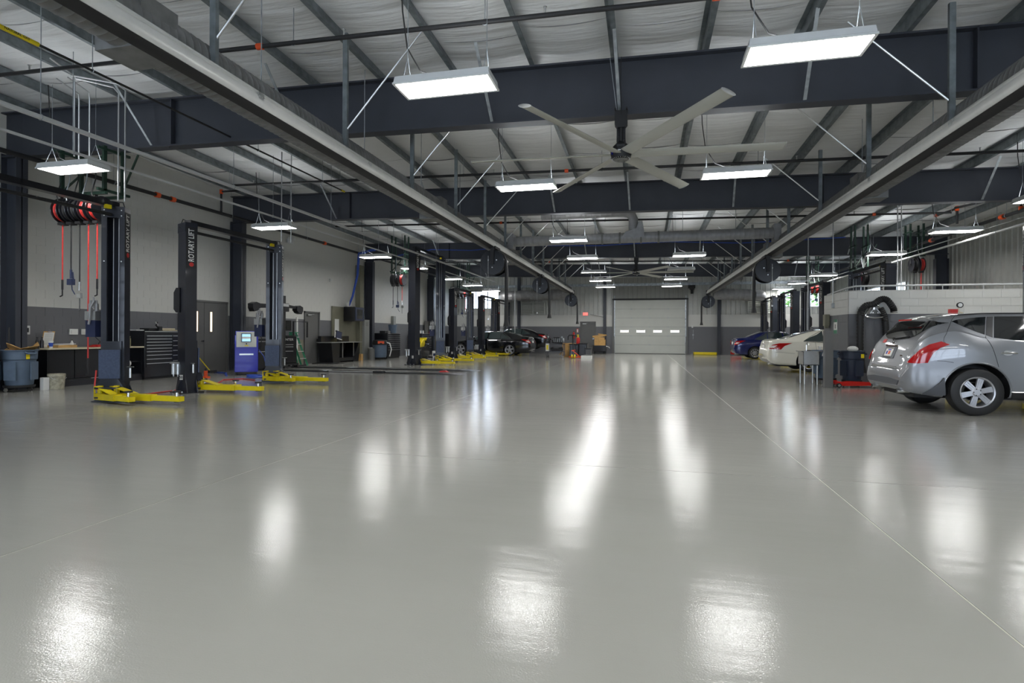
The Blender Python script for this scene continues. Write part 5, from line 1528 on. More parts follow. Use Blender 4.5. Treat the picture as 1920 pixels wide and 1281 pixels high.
# steel sink
t = thing('steel_sink', 'small stainless steel wash sink on four legs beside grey bins', 'sink', (4.22, 16.0, 0))
g = G(); g.b2((-.19, -.27, .5), (.19, .23, .515)); 
for a, b in (((-.19, -.27), (-.18, .23)), ((.18, -.27), (.19, .23)), ((-.19, -.27), (.19, -.26)), ((-.19, .22), (.19, .23))): g.b2((a[0], a[1], .5), (b[0], b[1], .85))
g.b2((-.24, -.31, .845), (.22, -.26, .86)); g.b2((-.24, .22, .845), (.22, .27, .86)); g.b2((-.24, -.31, .845), (-.18, .27, .86)); g.b2((.18, -.31, .845), (.24, .27, .86))
ob('basin', g, 'alu', t, smooth=False)
for x in (-.15, .15):
    for y in (-.22, .18): ob('leg', G().cyl((x, y, .04), (x, y, .5), .02, n=10).cyl((x, y, 0), (x, y, .04), .014, n=8), 'alu', t)
ob('tap', G().tube([(0, .2, .86), (0, .2, 1.02), (0, .12, 1.08), (0, .02, 1.06), (0, .0, 1.0)], .014, 8), 'chrome', t)
# bins
def make_bin(label, loc, colr, dolly=True, S_=1.0):
    t = thing('waste_bin', label, 'bin', loc, 0)
    z0 = .12 if dolly else .0
    r0, r1, H = .235 * S_, .29 * S_, .76
    prof = [(0.01, z0 + .02), (.0 + r0 * .97, z0 + .02), (r0, z0 + .04), (r0 + (r1 - r0) * .75, z0 + H * .72), (r1 + .004, z0 + H * .74), (r1 + .012, z0 + H * .97), (r1 + .035, z0 + H * .98), (r1 + .035, z0 + H), (r1 - .01, z0 + H), (r1 - .02, z0 + H * .7), (r0 - .02, z0 + .06), (.01, z0 + .05)]
    ob('body', G().lathe(prof, n=36), colr, t)
    for s in (-1, 1):
        g = G().tube([(s * (r1 + .0), -.1, z0 + H * .95), (s * (r1 + .06), -.08, z0 + H * .9), (s * (r1 + .06), .08, z0 + H * .9), (s * r1, .1, z0 + H * .95)], .018, 6)
        g.box((s * (r1 - .0), 0, z0 + H * .84), (.05, .16, .12)); ob('handle', g, colr, t)
    for k in range(4):
        a = k * PI / 2 + .4
        g = G().box(((r1 - .01) * math.cos(a), (r1 - .01) * math.sin(a), z0 + H * .42), (.02, .22, H * .5), Matrix.Rotation(a, 3, 'Z'))
        ob('moulded_panel', g, colr, t)
    if dolly:
        g = G().lathe([(.01, .085), (r0 + .02, .085), (r0 + .03, .1), (r0 + .03, .14), (r0, .14), (.01, .12)], n=32); ob('dolly', g, 'black_matte', t)
        for k in range(5):
            a = 2 * PI * k / 5 + .3
            c = (r0 * .92 * math.cos(a), r0 * .92 * math.sin(a))
            ob('caster', G().cyl((c[0] - .012, c[1], .035), (c[0] + .012, c[1], .035), .035, n=14).box((c[0], c[1], .07), (.03, .04, .03)), 'alu' if k % 2 else 'black_matte', t)
    return t
b1 = make_bin('blue grey waste bin on dolly with cardboard and a tool handle, far left', (-12.86, 9.02, 0), 'can_grey')
ob('warning_sticker', G().box((.316, -.06, .74), (.008, .07, .1)), 'lift_yellow', b1)
make_bin('blue grey round drum cut by the left edge of the photo', (-13.1, 8.32, 0), 'can_dark', S_=1.15)
b2_ = make_bin('grey waste bin with white label left of grey bollard', (4.72, 16.35, 0), 'can_grey')
ob('white_label', G().box((-.1, -.31, .76), (.12, .012, .09), Matrix.Rotation(.3, 3, 'Y')), 'paper', b2_)
b3 = make_bin('dark blue waste bin right of grey bollard against partition', (5.16, 15.75, 0), 'can_dark', S_=.85)
ob('warning_sticker', G().box((.15, -.28, .76), (.07, .01, .1)), 'lift_yellow', b3)
for i, (dx, dy, a, b_, c) in enumerate(((-.05, -.05, .3, .2, .5), (.1, .08, -.4, -.2, 1.3), (.02, -.12, .5, .35, 2.3))):
    R3 = Matrix.Rotation(c, 3, 'Z') @ Matrix.Rotation(a, 3, 'X') @ Matrix.Rotation(b_, 3, 'Y')
    g = G().box((0, 0, 0), (.34, .26, .008), R3); g.box(R3 @ Vector((.17, 0, .04)), (.006, .26, .09), R3)
    one('cardboard_sheet', g, 'cardboard', 'folded piece of brown cardboard in the far left bin, ' + ('lowest one', 'one at the back', 'one in front')[i], 'cardboard', (-12.86 + dx, 9.02 + dy, .86 + i * .03), smooth=False)
one('mop_pole', G().cyl((0, 0, 0), (-.13, .1, .75), .018, n=8), 'black_matte', 'black tool handle standing in the far left waste bin', 'handle', (-13.0, 8.9, .6))
one('plastic_bag', G().ball((0, 0, 0), .11, 1.2, .9, .7, 10), 'paper', 'crumpled white rubbish on top of the dark blue bin', 'rubbish', (5.18, 15.75, .93))
one('paper_cup', G().lathe([(.01, 0), (.03, 0), (.04, .1), (.037, .1), (.01, .01)], n=14), 'paper', 'small light coloured cup on grey bin rim beside bollard', 'cup', (4.6, 16.4, .88))
# low red floor jack
t = thing('floor_jack', 'long low red floor jack on wheels before the partition', 'jack', (4.62, 15.15, 0), .14)
g = G()
for y in (-.12, .12): g.prism([(0, .05), (.12, .04), (1.05, .06), (1.05, .12), (.3, .14), (.0, .1)], y - .012, y + .012, 'Y')
g.b2((.1, -.12, .06), (.9, .12, .085)); g.b2((-.06, -.14, .08), (.1, .14, .14)); g.b2((-.1, -.05, .1), (.0, .05, .17))
ob('chassis', g, 'red', t, smooth=False)
for x, y in ((-.02, -.18), (-.02, .18), (1.0, -.15), (1.0, .15)):
    ob('wheel', G().cyl((x, y - .02, .055), (x, y + .02, .055), .055, n=18), 'black_matte', t); ob('wheel_cap', G().cyl((x, y - .026, .055), (x, y + .026, .055), .03, n=14), 'chrome', t)
ob('saddle', G().lathe([(.0, .13), (.07, .13), (.075, .16), (0, .15)], (.9, 0, 0), 'Z', 14), 'black_matte', t)
one('stand_post', G().cyl((0, 0, 0), (0, 0, .62), .022, n=10).cyl((0, 0, 0), (0, 0, .02), .12, n=16).cyl((0, -.05, .62), (0, .05, .62), .035, n=8), 'black_matte', 'black upright tool stand between wall hose and silver car', 'stand', (6.02, 16.1, 0)); 
# gauge on the silver car's far side
t = thing('vacuum_gauge', 'red capped pressure gauge showing above the silver car roof', 'gauge', (5.3, 11.2, 1.665))
ob('base', G().box((-.05, 0, .035), (.11, .09, .07)), 'red', t); ob('stem', G().cyl((.04, 0, .02), (.04, 0, .1), .012, n=8).bar((-.02, 0, .05), (.1, 0, .0), .02), 'bench_top', t)
ob('dial', G().cyl((.05, -.02, .14), (.05, .015, .14), .045, n=20).ring((.05, -.02, .14), .043, .008, 'Y', 20, 6), 'black_matte', t); ob('face', G().cyl((.05, -.022, .14), (.05, -.024, .14), .035, n=16), 'paper', t)
# bits by the back wall, right
t = thing('drip_tray', 'yellow drip tray on the floor right of the overhead door', 'tray', (3.9, 38.2, 0))
g = G().b2((-.72, -.25, 0), (.72, .25, .02))
for a, b in (((-.72, -.25), (.72, -.22)), ((-.72, .22), (.72, .25)), ((-.72, -.25), (-.69, .25)), ((.69, -.25), (.72, .25))): g.b2((a[0], a[1], 0), (b[0], b[1], .17))
ob('tray', g, 'lift_yellow', t, smooth=False); ob('grate', G().b2((-.66, -.2, .14), (.66, .2, .16)), 'black_matte', t)
t = thing('red_cabinet', 'narrow red cabinet behind the blue sedan by the back wall', 'cabinet', (5.75, 37.9, 0))
ob('body', G().b2((-.3, -.25, .06), (.3, .25, .95)), 'red', t, bevel=.01); ob('top', G().b2((-.32, -.27, .95), (.32, .27, .97)), 'black_matte', t)
for k in range(5): ob('drawer', G().b2((-.27, -.27, .12 + k * .16), (.27, -.25, .26 + k * .16)), 'red', t, smooth=False)
one('cardboard_box', G().box((0, 0, 0), (.4, .3, .16)), 'cardboard', 'flat cardboard box lying on the narrow red cabinet', 'box', (5.95, 37.9, 1.05), smooth=False)

# ================================================================ LEFT SIDE FURNITURE
# workbench (long axis along Y against left wall)
t = thing('workbench', 'long black workbench with cream top by left wall, under the hose reels', 'workbench', (XL, 10.9, 0))
ob('worktop', G().b2((.06, -1.25, .86), (.78, 1.25, .895)), 'bench_top', t, smooth=False)
g = G().b2((.08, -1.22, .13), (.12, 1.22, .86)).b2((.1, -1.22, .13), (.7, -1.18, .86)).b2((.1, 1.18, .13), (.7, 1.22, .86)).b2((.1, -1.2, .13), (.7, 1.2, .17)).b2((.12, -.02, .15), (.68, .02, .86))
ob('carcass', g, 'black_paint', t, smooth=False)
for y in (-.9, -.3): ob('door', G().b2((.68, y - .29, .18), (.70, y + .29, .84)), 'black_paint', t, smooth=False)
ob('back_shelf', G().b2((.12, .0, .48), (.66, 1.18, .50)), 'black_paint', t, smooth=False)
ob('toe_kick', G().b2((.1, -1.2, 0), (.72, 1.2, .13)), 'black_paint', t, smooth=False)
ob('toe_edge', G().b2((.7, -.2, .15), (.715, .5, .16)), 'alu', t)
# things on the workbench
bx, bt = XL + .4, .895
t = thing('drink_cup', 'blue and white paper cup with lid and straw on the workbench', 'cup', (bx + .25, 9.8, bt))
ob('cup', G().lathe([(.01, 0), (.032, 0), (.045, .15), (.04, .15), (.01, .01)], n=18), 'paper', t); ob('band', G().lathe([(.036, .035), (.0445, .12)], n=18, cap=False), 'hose_blue', t)
ob('lid', G().lathe([(0, .15), (.049, .15), (.047, .165), (0, .168)], n=18), 'paper', t); ob('straw', G().cyl((0, 0, .16), (.02, .01, .25), .004, n=6), 'paper', t)
t = thing('clipboard', 'clipboard with white paper leaning on wall above the workbench', 'clipboard', (XL + .12, 10.1, bt))
Rc = Matrix.Rotation(.22, 3, 'Y')
ob('board', G().box(Rc @ Vector((0, 0, .2)) - Vector((.0, 0, 0)), (.006, .26, .38), Rc), 'cardboard', t, smooth=False); ob('paper', G().box(Rc @ Vector((.006, 0, .19)), (.002, .23, .35), Rc), 'paper', t, smooth=False)
ob('clip', G().box(Rc @ Vector((.014, 0, .385)), (.02, .1, .03), Rc).ring(Rc @ Vector((.014, 0, .41)), .015, .004, 'X', 12, 4), 'chrome', t)
ob('print_lines', sum_g([G().box(Rc @ Vector((.0075, 0, .08 + k * .03)), (.001, .18, .004), Rc) for k in range(9)]), 'siding_dark', t, smooth=False)
t = thing('box_file', 'open white box of papers on the workbench below the clipboard', 'box', (bx, 10.25, bt))
ob('box', G().b2((-.16, -.22, 0), (.16, .22, .06)), 'cardboard', t, smooth=False); ob('papers', G().box((0, 0, .075), (.3, .4, .012), Matrix.Rotation(.05, 3, 'X')).box((.02, .02, .09), (.2, .3, .006), Matrix.Rotation(.2, 3, 'Z')), 'paper', t, smooth=False)
t = thing('spray_bottle', 'small white spray bottle on the workbench', 'bottle', (bx - .1, 10.55, bt))
ob('bottle', G().lathe([(.01, 0), (.033, 0), (.035, .1), (.015, .14), (.014, .16), (0, .16)], n=14), 'paper', t); ob('nozzle', G().box((.01, 0, .18), (.06, .02, .03)), 'siding_dark', t)
for i, y in enumerate((9.62, 9.72)):
    t = thing('dark_bottle', ('left', 'right')[i] + ' of two dark bottles on near end of the workbench', 'bottle', (bx + .1, y, bt))
    ob('bottle', G().lathe([(.01, 0), (.035, 0), (.035, .15), (.015, .2), (.015, .23), (0, .23)], n=14), 'black_paint', t); ob('cap', G().cyl((0, 0, .23), (0, 0, .25), .017, n=10), 'black_matte', t)
t = thing('battery_pack', 'red tool case with black handle lying on the workbench', 'tool', (bx + .1, 11.15, bt))
ob('case', G().b2((-.1, -.2, 0), (.1, .2, .06)).b2((-.08, -.3, 0), (.05, -.2, .04)), 'red', t, bevel=.01); ob('handle', G().tube([(0, -.1, .06), (0, -.08, .12), (0, .08, .12), (0, .1, .06)], .012, 6), 'black_matte', t)
ob('cable', G().tube([(-.05, .2, .03), (-.1, .25, .1), (-.2, .2, .05), (-.3, -.05, .35)], .008, 6), 'rubber', t)
t = thing('clear_jar', 'round clear jar on the workbench, partly behind the lift post', 'jar', (bx + .15, 11.75, bt))
ob('jar', G().lathe([(.01, 0), (.11, 0), (.115, .02), (.115, .2), (.1, .23), (.1, .25), (0, .25)], n=24), 'plastic_clear', t); ob('lid', G().cyl((0, 0, .245), (0, 0, .265), .104, n=24), 'bench_top', t)
one('crumpled_rag', G().ball((0, 0, 0), .14, .8, 1.1, .8, 10), 'paper', 'bundle of crumpled white rags under the workbench', 'rag', (XL + .6, 11.7, .62 - .33 + .16))
# bucket and white box on floor
t = thing('bucket', 'stained translucent plastic bucket on floor by the far left bin', 'bucket', (-12.62, 9.6, 0))
ob('body', G().lathe([(.01, 0), (.135, 0), (.14, .01), (.155, .28), (.165, .285), (.165, .33), (.15, .34), (.145, .28), (.125, .02), (.01, .02)], n=28), 'bucket', t)
ob('handle', G().tube([(.0, -.16, .3), (.09, -.15, .24), (.15, 0, .2), (.09, .15, .24), (0, .16, .3)], .005, 5), 'alu', t)
one('white_carton', G().b2((-.05, -.06, 0), (.05, .06, .27)), 'paper', 'small white carton on floor between bin and bucket', 'box', (-12.66, 9.38, 0), smooth=False)

def tool_cabinet(label, loc, rz, W=1.35, D=.62, H=1.27, cols=((.62, 9), (.3, 6)), group=None, lid=None, legend=False):
    """front faces local -Y; origin at floor centre"""
    t = thing('tool_cabinet', label, 'tool cabinet', loc, rz, group)
    ob('body', G().b2((-W / 2, -D / 2, .06), (W / 2, D / 2, H - .03)), 'black_paint', t, bevel=.006)
    ob('plinth', G().b2((-W / 2 + .03, -D / 2 + .03, 0), (W / 2 - .03, D / 2 - .03, .06)), 'black_matte', t)
    ob('top', G().b2((-W / 2 - .01, -D / 2 - .01, H - .03), (W / 2 + .01, D / 2 + .01, H)), 'black_matte', t, smooth=False)
    ob('top_edge', G().b2((-W / 2, -D / 2 - .016, H - .03), (W / 2, -D / 2 - .01, H - .015)), 'alu', t, smooth=False)
    x = -W / 2 + .03
    tot = sum(c[0] for c in cols)
    for cw, n in cols:
        w_ = (W - .06) * cw / tot
        hs = [1.0 + .08 * max(0, k - n // 2) * 1.6 for k in range(n)]; sm = sum(hs); z = H - .12
        span = (H - .12 - .32)
        for k in range(n):
            h = hs[k] / sm * span
            dr = ob('drawer', G().b2((x + .012, -D / 2 - .012, z - h + .006), (x + w_ - .012, -D / 2, z - .006)), 'black_paint', t, smooth=False)
            ob('handle', G().b2((x + .02, -D / 2 - .03, z - .03), (x + w_ - .02, -D / 2 - .012, z - .012)), 'alu', dr, smooth=False)
            z -= h
        x += w_
    return t
tc = tool_cabinet('large black tool chest with many drawers by left wall, between two nearest lift posts', (XL + .42, 12.75, 0), PI / 2, W=1.32, D=.74, H=1.31)
# the chests along the far left wall
tc2 = tool_cabinet('black tool chest by left wall beyond the shop vacuum, first of a row', (XL + .55, 26.9, 0), PI / 2, W=1.5, D=.8, H=1.3, cols=((.5, 8), (.5, 8)), group='black tool chests along the far left wall')
for y, l in ((31.4, 'second'), (36.2, 'third')):
    dup(tc2, (XL + .55, y, 0), PI / 2, 'black tool chest by left wall, %s of the far row, seen between lift posts' % l)
for i, (y, x, s, m_) in enumerate(((12.35, .25, 'white papers', 'paper'), (12.6, .4, 'black tool case', 'black_matte'))):
    one('tool_clutter', G().b2((-.15, -.16, 0), (.15, .16, .03 + .04 * i)), m_, s + ' lying on the large black tool chest', 'clutter', (XL + x, y, 1.31), smooth=False)
t = thing('impact_tool', 'yellow handled tool lying on the large black tool chest', 'tool', (XL + .6, 12.95, 1.31))
ob('handle', G().cyl((0, -.2, .05), (0, .3, .05), .022, n=8).box((0, .1, .012), (.1, .5, .024)), 'bench_top', t); ob('head', G().box((0, -.2, .07), (.07, .1, .1)).tube([(0, -.25, .08), (0, -.32, .15), (0, -.28, .24)], .02, 6), 'black_matte', t); ob('grip', G().cyl((0, -.27, .15), (0, -.34, .24), .02, n=6), 'alu', t)
for i, (y, c) in enumerate(((26.4, 'black_matte'), (26.75, 'siding_dark'), (31.0, 'bench_top'), (31.2, 'paper'), (31.4, 'galv'), (31.7, 'paper'))):
    nm = ('black case', 'grey box', 'cream bottle', 'white bottle', 'grey can', 'short white bottle')[i]
    g = G().box((0, 0, .06), (.3, .28, .12)) if i < 2 else G().lathe([(.01, 0), (.05, 0), (.05, .12 + .02 * (i % 3)), (.02, .18), (.0, .18)], n=10)
    one('shop_item', g, c, nm + ' standing on a black tool chest of the far left row', 'item', (XL + .6, y, 1.3))

# blue fluid exchange machine
t = thing('service_machine', 'royal blue service machine with grey screen panel before the wall column', 'machine', (-11.75, 14.55, 0), math.radians(38))
ob('cabinet', G().b2((-.32, -.28, .09), (.32, .28, 1.2)), 'machine_blue', t, bevel=.015)
ob('head', G().b2((-.3, -.26, 1.2), (.3, .24, 1.32)), 'machine_blue', t, bevel=.01)
p = ob('control_panel', G().b2((-.27, -.30, .84), (.27, -.278, 1.3)), 'panel_white', t, bevel=.004)
ob('screen_bezel', G().b2((-.14, -.315, .99), (.13, -.3, 1.25)), 'navy_box', p); ob('screen', G().b2((-.12, -.318, 1.01), (.11, -.316, 1.23)), 'screen', p, smooth=False)
ob('screen_rows', G().b2((-.12, -.3195, 1.09), (.11, -.3185, 1.15)), 'paper', p, smooth=False)
ob('warning_label', G().b2((-.05, -.302, .87), (.05, -.3, .9)), 'lift_yellow', p, smooth=False); ob('button', G().cyl((0, -.302, .94), (0, -.31, .94), .02, n=10), 'black_matte', p)
ob('name_plate', G().b2((-.19, -.285, .60), (.19, -.28, .645)), 'alu', t); 
for s in (-1, 1): ob('side_handle', G().bar((s * .345, -.15, .95), (s * .345, .15, .95), .03), 'black_matte', t)
ob('service_lines', G().tube([(-.34, 0, .9), (-.42, -.05, .75), (-.4, -.1, .6)], .014, 6), 'black_matte', t)
g = G().tube([(.34, 0, 1.2), (.42, -.1, 1.1), (.4, -.15, .9), (.36, -.1, .75)], .012, 6)
ob('service_lines', g, 'black_matte', t)
for x in (-.26, .26):
    for y in (-.22, .22): ob('caster', G().cyl((x - .015, y, .04), (x + .015, y, .04), .04, n=12).box((x, y, .08), (.05, .05, .02)), 'black_matte', t)
ob('blue_hose', G().tube(cat([(.36, .3), (.5, .1), (.55, -.2), (.45, -.35)], 1) and [(.34, -.1, .75), (.48, -.15, .55), (.55, -.2, .25), (.5, -.25, .03), (.55, -.3, .02)], .013, 6), 'hose_blue', t)
def coil(name, label, loc, m, R, n=4, r=.012, seed=1, flat=.7):
    rd = random.Random(seed)
    pts = []
    for k in range(n * 16):
        a = 2 * PI * k / 16; q = R * (.75 + .25 * math.sin(k * .37 + seed))
        pts.append((q * math.cos(a) + .03 * math.sin(k), flat * q * math.sin(a), r + .02 * abs(math.sin(k * .21 + seed)) + .012 * (k // 16)))
    return one(name, G().tube(pts, r, 6), m, label, 'hose', loc)
coil('coiled_hose', 'tangle of blue hose on the floor between blue machine and second left lift', (-10.6, 13.4, 0), 'hose_blue', .3, 5, .016, 2)
one('floor_hose', G().tube([(-13.2, 14.9, .015), (-12.6, 14.7, .015), (-12.2, 14.2, .02), (-11.9, 13.9, .015)], .03, 6), 'hose_blue', 'blue mat like hose on floor before the grey double door', 'hose')
one('floor_hose', G().tube(cat([(0, 0), (1, 0)], 1) and [(-10.61, 8.84, .5), (-10.6, 8.8, .2), (-10.45, 8.8, .02), (-10.1, 8.95, .015), (-9.75, 9.2, .015), (-9.8, 9.9, .015), (-10.1, 10.6, .015), (-10.4, 11.1, .015), (-10.2, 11.6, .015), (-10.6, 12.2, .015), (-10.9, 12.6, .015), (-10.6, 13.0, .015), (-10.0, 12.7, .015)], .014, 8), 'hose_red', 'red air hose dropping from the reels and snaking over the floor behind left lift posts', 'hose')
t = thing('broom', 'broom with yellow handle leaning on the grey double door', 'broom', (-13.1, 14.6, 0))
ob('handle', G().cyl((0, 0, .08), (-.35, -.55, .95), .014, n=8), 'lift_yellow', t); ob('head', G().box((.03, .03, .06), (.12, .3, .08)), 'black_matte', t)
t = thing('orange_bottle_jack', 'small orange bottle jack on floor behind second left lift post', 'jack', (-11.9, 13.1, 0))
ob('base', G().b2((-.08, -.08, 0), (.08, .08, .04)), 'orange', t); ob('cylinder', G().cyl((0, 0, .04), (0, 0, .2), .05, n=12), 'orange', t); ob('ram', G().cyl((0, 0, .2), (0, 0, .27), .025, n=10), 'black_matte', t)
t = thing('jack_stand', 'short silver and black pad stand on floor beside second left lift', 'stand', (-10.55, 11.6, 0))
ob('base', G().cyl((0, 0, 0), (0, 0, .03), .07, n=16).cyl((0, 0, .03), (0, 0, .1), .03, n=10), 'chrome', t); ob('top', G().cyl((0, 0, .1), (0, 0, .13), .05, n=14), 'rubber', t)
# alignment console with camera beam
t = thing('wheel_alignment_console', 'black wheel alignment cabinet with drawers and wide camera beam near left wall', 'console', (-12.95, 18.0, 0), math.radians(58))
ob('cabinet', G().b2((-.36, -.3, .16), (.36, .3, 1.15)), 'black_paint', t, bevel=.012)
for k, z in enumerate((.86, .78, .62)):
    dr = ob('drawer', G().b2((-.3, -.312, z - .07), (.3, -.3, z)), 'black_paint', t, smooth=False); ob('handle', G().b2((-.22, -.335, z - .025), (.22, -.312, z - .005)), 'alu', dr, smooth=False)
text('lettering', 'HUNTER', .12, 'paper', Matrix.Translation((0, -.306, 1.03)) @ Matrix.Rotation(PI / 2, 4, 'X'), t, depth=.001)
ob('base_frame', G().b2((-.4, -.38, .1), (.4, .38, .16)).b2((-.3, -.4, .2), (.3, -.3, .23)), 'black_matte', t, smooth=False)
for x in (-.36, .36):
    for y in (-.34, .34): ob('caster', G().cyl((x - .02, y, .055), (x + .02, y, .055), .055, n=14).cyl((x - .024, y, .055), (x + .024, y, .055), .025, n=8), 'black_matte', t)
m_ = ob('monitor', G().box((0, .0, 1.55), (.56, .06, .38)).b2((-.03, .0, 1.15), (.03, .05, 1.4)), 'black_matte', t, bevel=.01); ob('monitor_face', G().box((0, -.034, 1.55), (.5, .006, .32)), 'tinted_glass', m_, smooth=False)
ob('keyboard_shelf', G().box((.0, -.3, 1.17), (.6, .22, .03)), 'black_matte', t)
t = thing('camera_beam', 'wide black alignment camera beam held up behind second left lift post', 'beam', (-12.6, 17.15, 2.12))
ob('beam', G().prism([(-1.1, -.02), (-.3, .03), (.25, .08), (1.1, .05), (1.15, .12), (.3, .2), (-.3, .15), (-1.15, .14)], -.06, .06, 'X'), 'black_paint', t, smooth=False)
for s in (-1, 1): ob('camera_pod', G().prism([(s * 1.02, .14), (s * 1.2, .18), (s * 1.38, .12), (s * 1.38, -.02), (s * 1.3, -.14), (s * 1.12, -.1), (s * 1.0, .0)], -.1, .1, 'X'), 'black_paint', t, smooth=False)
ob('centre_pod', G().b2((-.1, .15, -.08), (.1, .55, .22)), 'black_paint', t, bevel=.02); ob('mast', G().b2((-.16, .42, -2.12), (-.06, .56, .5)), 'black_matte', t); ob('panel', G().b2((.1, .2, .1), (.11, .5, .2)), 'alu', t); ob('mast_base', G().b2((-.35, .3, -2.12), (.1, .68, -2.06)), 'black_matte', t)
t = tool_cabinet('plain black roller cabinet behind the second left lift post', (-12.75, 16.4, 0), PI / 2, W=.95, D=.6, H=1.12, cols=((1, 2),))
one('frame_stand', G().tube([(-.0, -.45, 0), (0, -.45, 1.72), (0, .45, 1.72), (0, .45, 1.1)], .035, 6), 'black_matte', 'black upright loop frame behind the green ladder', 'stand', (-13.2, 19.4, 0))
one('white_strip', G().box((0, 0, .95), (.04, .08, 1.9)), 'paper', 'tall narrow white board leaning beside the single grey door', 'board', (-13.5, 19.6, 0), smooth=False)
one('plywood_sheet', G().box((0, 0, .5), (.03, .5, 1.0)), 'beige_panel', 'grey beige board leaning on wall behind the green ladder', 'board', (-13.55, 19.85, 0), smooth=False)
# green step ladder
t = thing('step_ladder', 'green fibreglass step ladder folded and leaning by the left wall', 'ladder', (-12.95, 19.2, 0), PI / 2)
def rail(x, x2): return G().bar((x, -.0, 0), (x2, .45, 1.28), .035, .07)
for x, x2 in ((.28, .12), (-.12, -.2)): ob('side_rail', G().bar((x, -.02, 0), (x2 - .12, .32, 1.28), .03, .07), 'green', t, smooth=False)
for x, x2 in ((.10, .02), (-.2, -.24)): ob('rear_rail', G().bar((x, .3, 0), (x2 - .1, .36, 1.25), .025, .05), 'green', t, smooth=False)
for k in range(1, 5):
    f_ = k / 4.6
    ob('step', G().box((.08 - f_ * .16 - .02, -.02 + .34 * f_, 1.28 * f_), (.40 - .08 * f_, .09, .025)), 'alu', t, smooth=False)
ob('top_cap', G().box((-.1, .34, 1.29), (.36, .18, .04)), 'green', t)
one('floor_mat', G().b2((-.6, -.25, 0), (.6, .25, .02)), 'black_matte', 'dark rubber mat on floor before the single grey door', 'mat', (-12.9, 20.9, 0))
# standing desk with monitor
t = thing('work_desk', 'black flared computer desk with grey top by left wall before the rack box', 'desk', (-13.25, 22.35, 0), PI / 2)
ob('desktop', G().b2((-1.3, -.42, .86), (1.3, .32, .89)), 'cab_grey', t, smooth=False)
for s, nm in ((-1, 'left'), (1, 'right')):
    ob('pedestal', G().prism([(s * 1.22, .86), (s * 1.08, 0), (s * .6, 0), (s * .55 if s < 0 else s * 1.1, .86)], -.36, .3, 'Y'), 'black_paint', t, smooth=False)
ob('lower_shelf', G().b2((-.6, -.34, .05), (1.0, .3, .2)), 'black_paint', t, smooth=False)
ob('back_panel', G().b2((-.6, .28, .2), (1.0, .3, .86)), 'black_matte', t)
for x in (-.2, .75): ob('upright', G().b2((x - .02, -.3, .2), (x + .02, -.27, .86)), 'alu', t)
ob('riser', G().b2((-1.2, .15, .89), (1.1, .3, 1.15)), 'black_paint', t, smooth=False)
t = thing('desk_monitor', 'tilted screen on the black flared desk', 'monitor', (-13.2, 22.2, .89), PI / 2)
Rm = Matrix.Rotation(.18, 3, 'Y')
ob('screen', G().box((0, 0, .3), (.48, .05, .36), Rm), 'black_matte', t, bevel=.008); ob('display', G().box((0, -.03, .3), (.42, .006, .3), Rm), 'navy_box', t, smooth=False); ob('stand', G().b2((-.03, 0, 0), (.03, .04, .2)).b2((-.1, -.08, 0), (.1, .1, .015)), 'black_matte', t); ob('lower_edge', G().box((.03, -.035, .13), (.42, .02, .03), Rm), 'paper', t)
ob('side_strip', G().box((-.27, 0, .33), (.05, .02, .25), Rm), 'paper', t)  # plain white strip beside the screen
# wall recess board, rack box, electrical cabinet
one('backboard', G().b2((-.03, -1.4, 0), (.03, 1.4, 2.5)), 'beige_panel', 'olive grey plywood board fixed to left wall behind the desk', 'board', (XL + .05, 23.8, 0), smooth=False)
one('white_sheet', G().box((0, 0, 0), (.01, .35, .85)), 'paper', 'tall white paper sheet on the olive board above the desk', 'notice', (XL + .09, 22.75, 1.5), smooth=False)
t = thing('rack_box', 'black network rack box hung on the olive wall board', 'cabinet', (XL + .12, 23.75, 2.18))
ob('body', G().b2((0, -.45, -.33), (.55, .45, .33)), 'black_paint', t, bevel=.006); ob('door', G().b2((.55, -.4, -.3), (.57, .4, .3)), 'navy_box', t, smooth=False); ob('window', G().b2((.571, -.25, -.22), (.575, .25, .22)), 'tinted_glass', t, smooth=False)
one('white_binder', G().box((0, 0, 0), (.1, .3, .2), Matrix.Rotation(.3, 3, 'X')), 'paper', 'white folder standing on top of the black rack box', 'folder', (XL + .3, 23.45, 2.64))
for i, (y, w_, z0, z1) in enumerate(((24.7, .35, 0, 4.6), (25.0, .5, 0, 1.95))):
    t = thing('electrical_cabinet', ('tall narrow grey electrical chase on left wall beside third column', 'lower grey electrical cabinet with vent slots beside third column')[i], 'cabinet', (XL + .03 + .12 * i, y, 0))
    ob('body', G().b2((0, -w_ / 2, z0), (.25, w_ / 2, z1)), 'cab_grey' if i else 'beige_panel', t, smooth=False)
    if i:
        g = G()
        for k in range(4): g.b2((.25, -.14, 1.65 + k * .05), (.258, .14, 1.67 + k * .05))
        ob('vent', g, 'siding_dark', t, smooth=False)
one('breaker_box', G().b2((0, -.2, -.3), (.1, .2, .3)), 'alu', 'slim silver box high on left wall by third column', 'box', (XL + .05, 25.0, 2.7))
t = thing('umbrella_stand', 'small wire stand holding pale rolls beside the electrical cabinet', 'stand', (-13.0, 24.9, 0))
ob('basket', G().lathe([(.17, 0), (.17, .02), (.18, .55), (.17, .55)], n=16, cap=False), 'siding_dark', t)
for k in range(5): ob('roll', G().cyl((-.08 + .04 * k, -.1, .02), (-.1 + .05 * k, -.12, .6), .014, n=6), 'paper', t)
one('door_wedge', G().b2((-.08, -.1, 0), (.08, .1, .3)), 'cardboard', 'small tan board leaning at the desk end', 'board', (-13.1, 24.0, 0))
t = thing('shop_vacuum', 'grey shop vacuum with black head and pale hose by third column', 'vacuum', (-12.7, 25.2, 0))
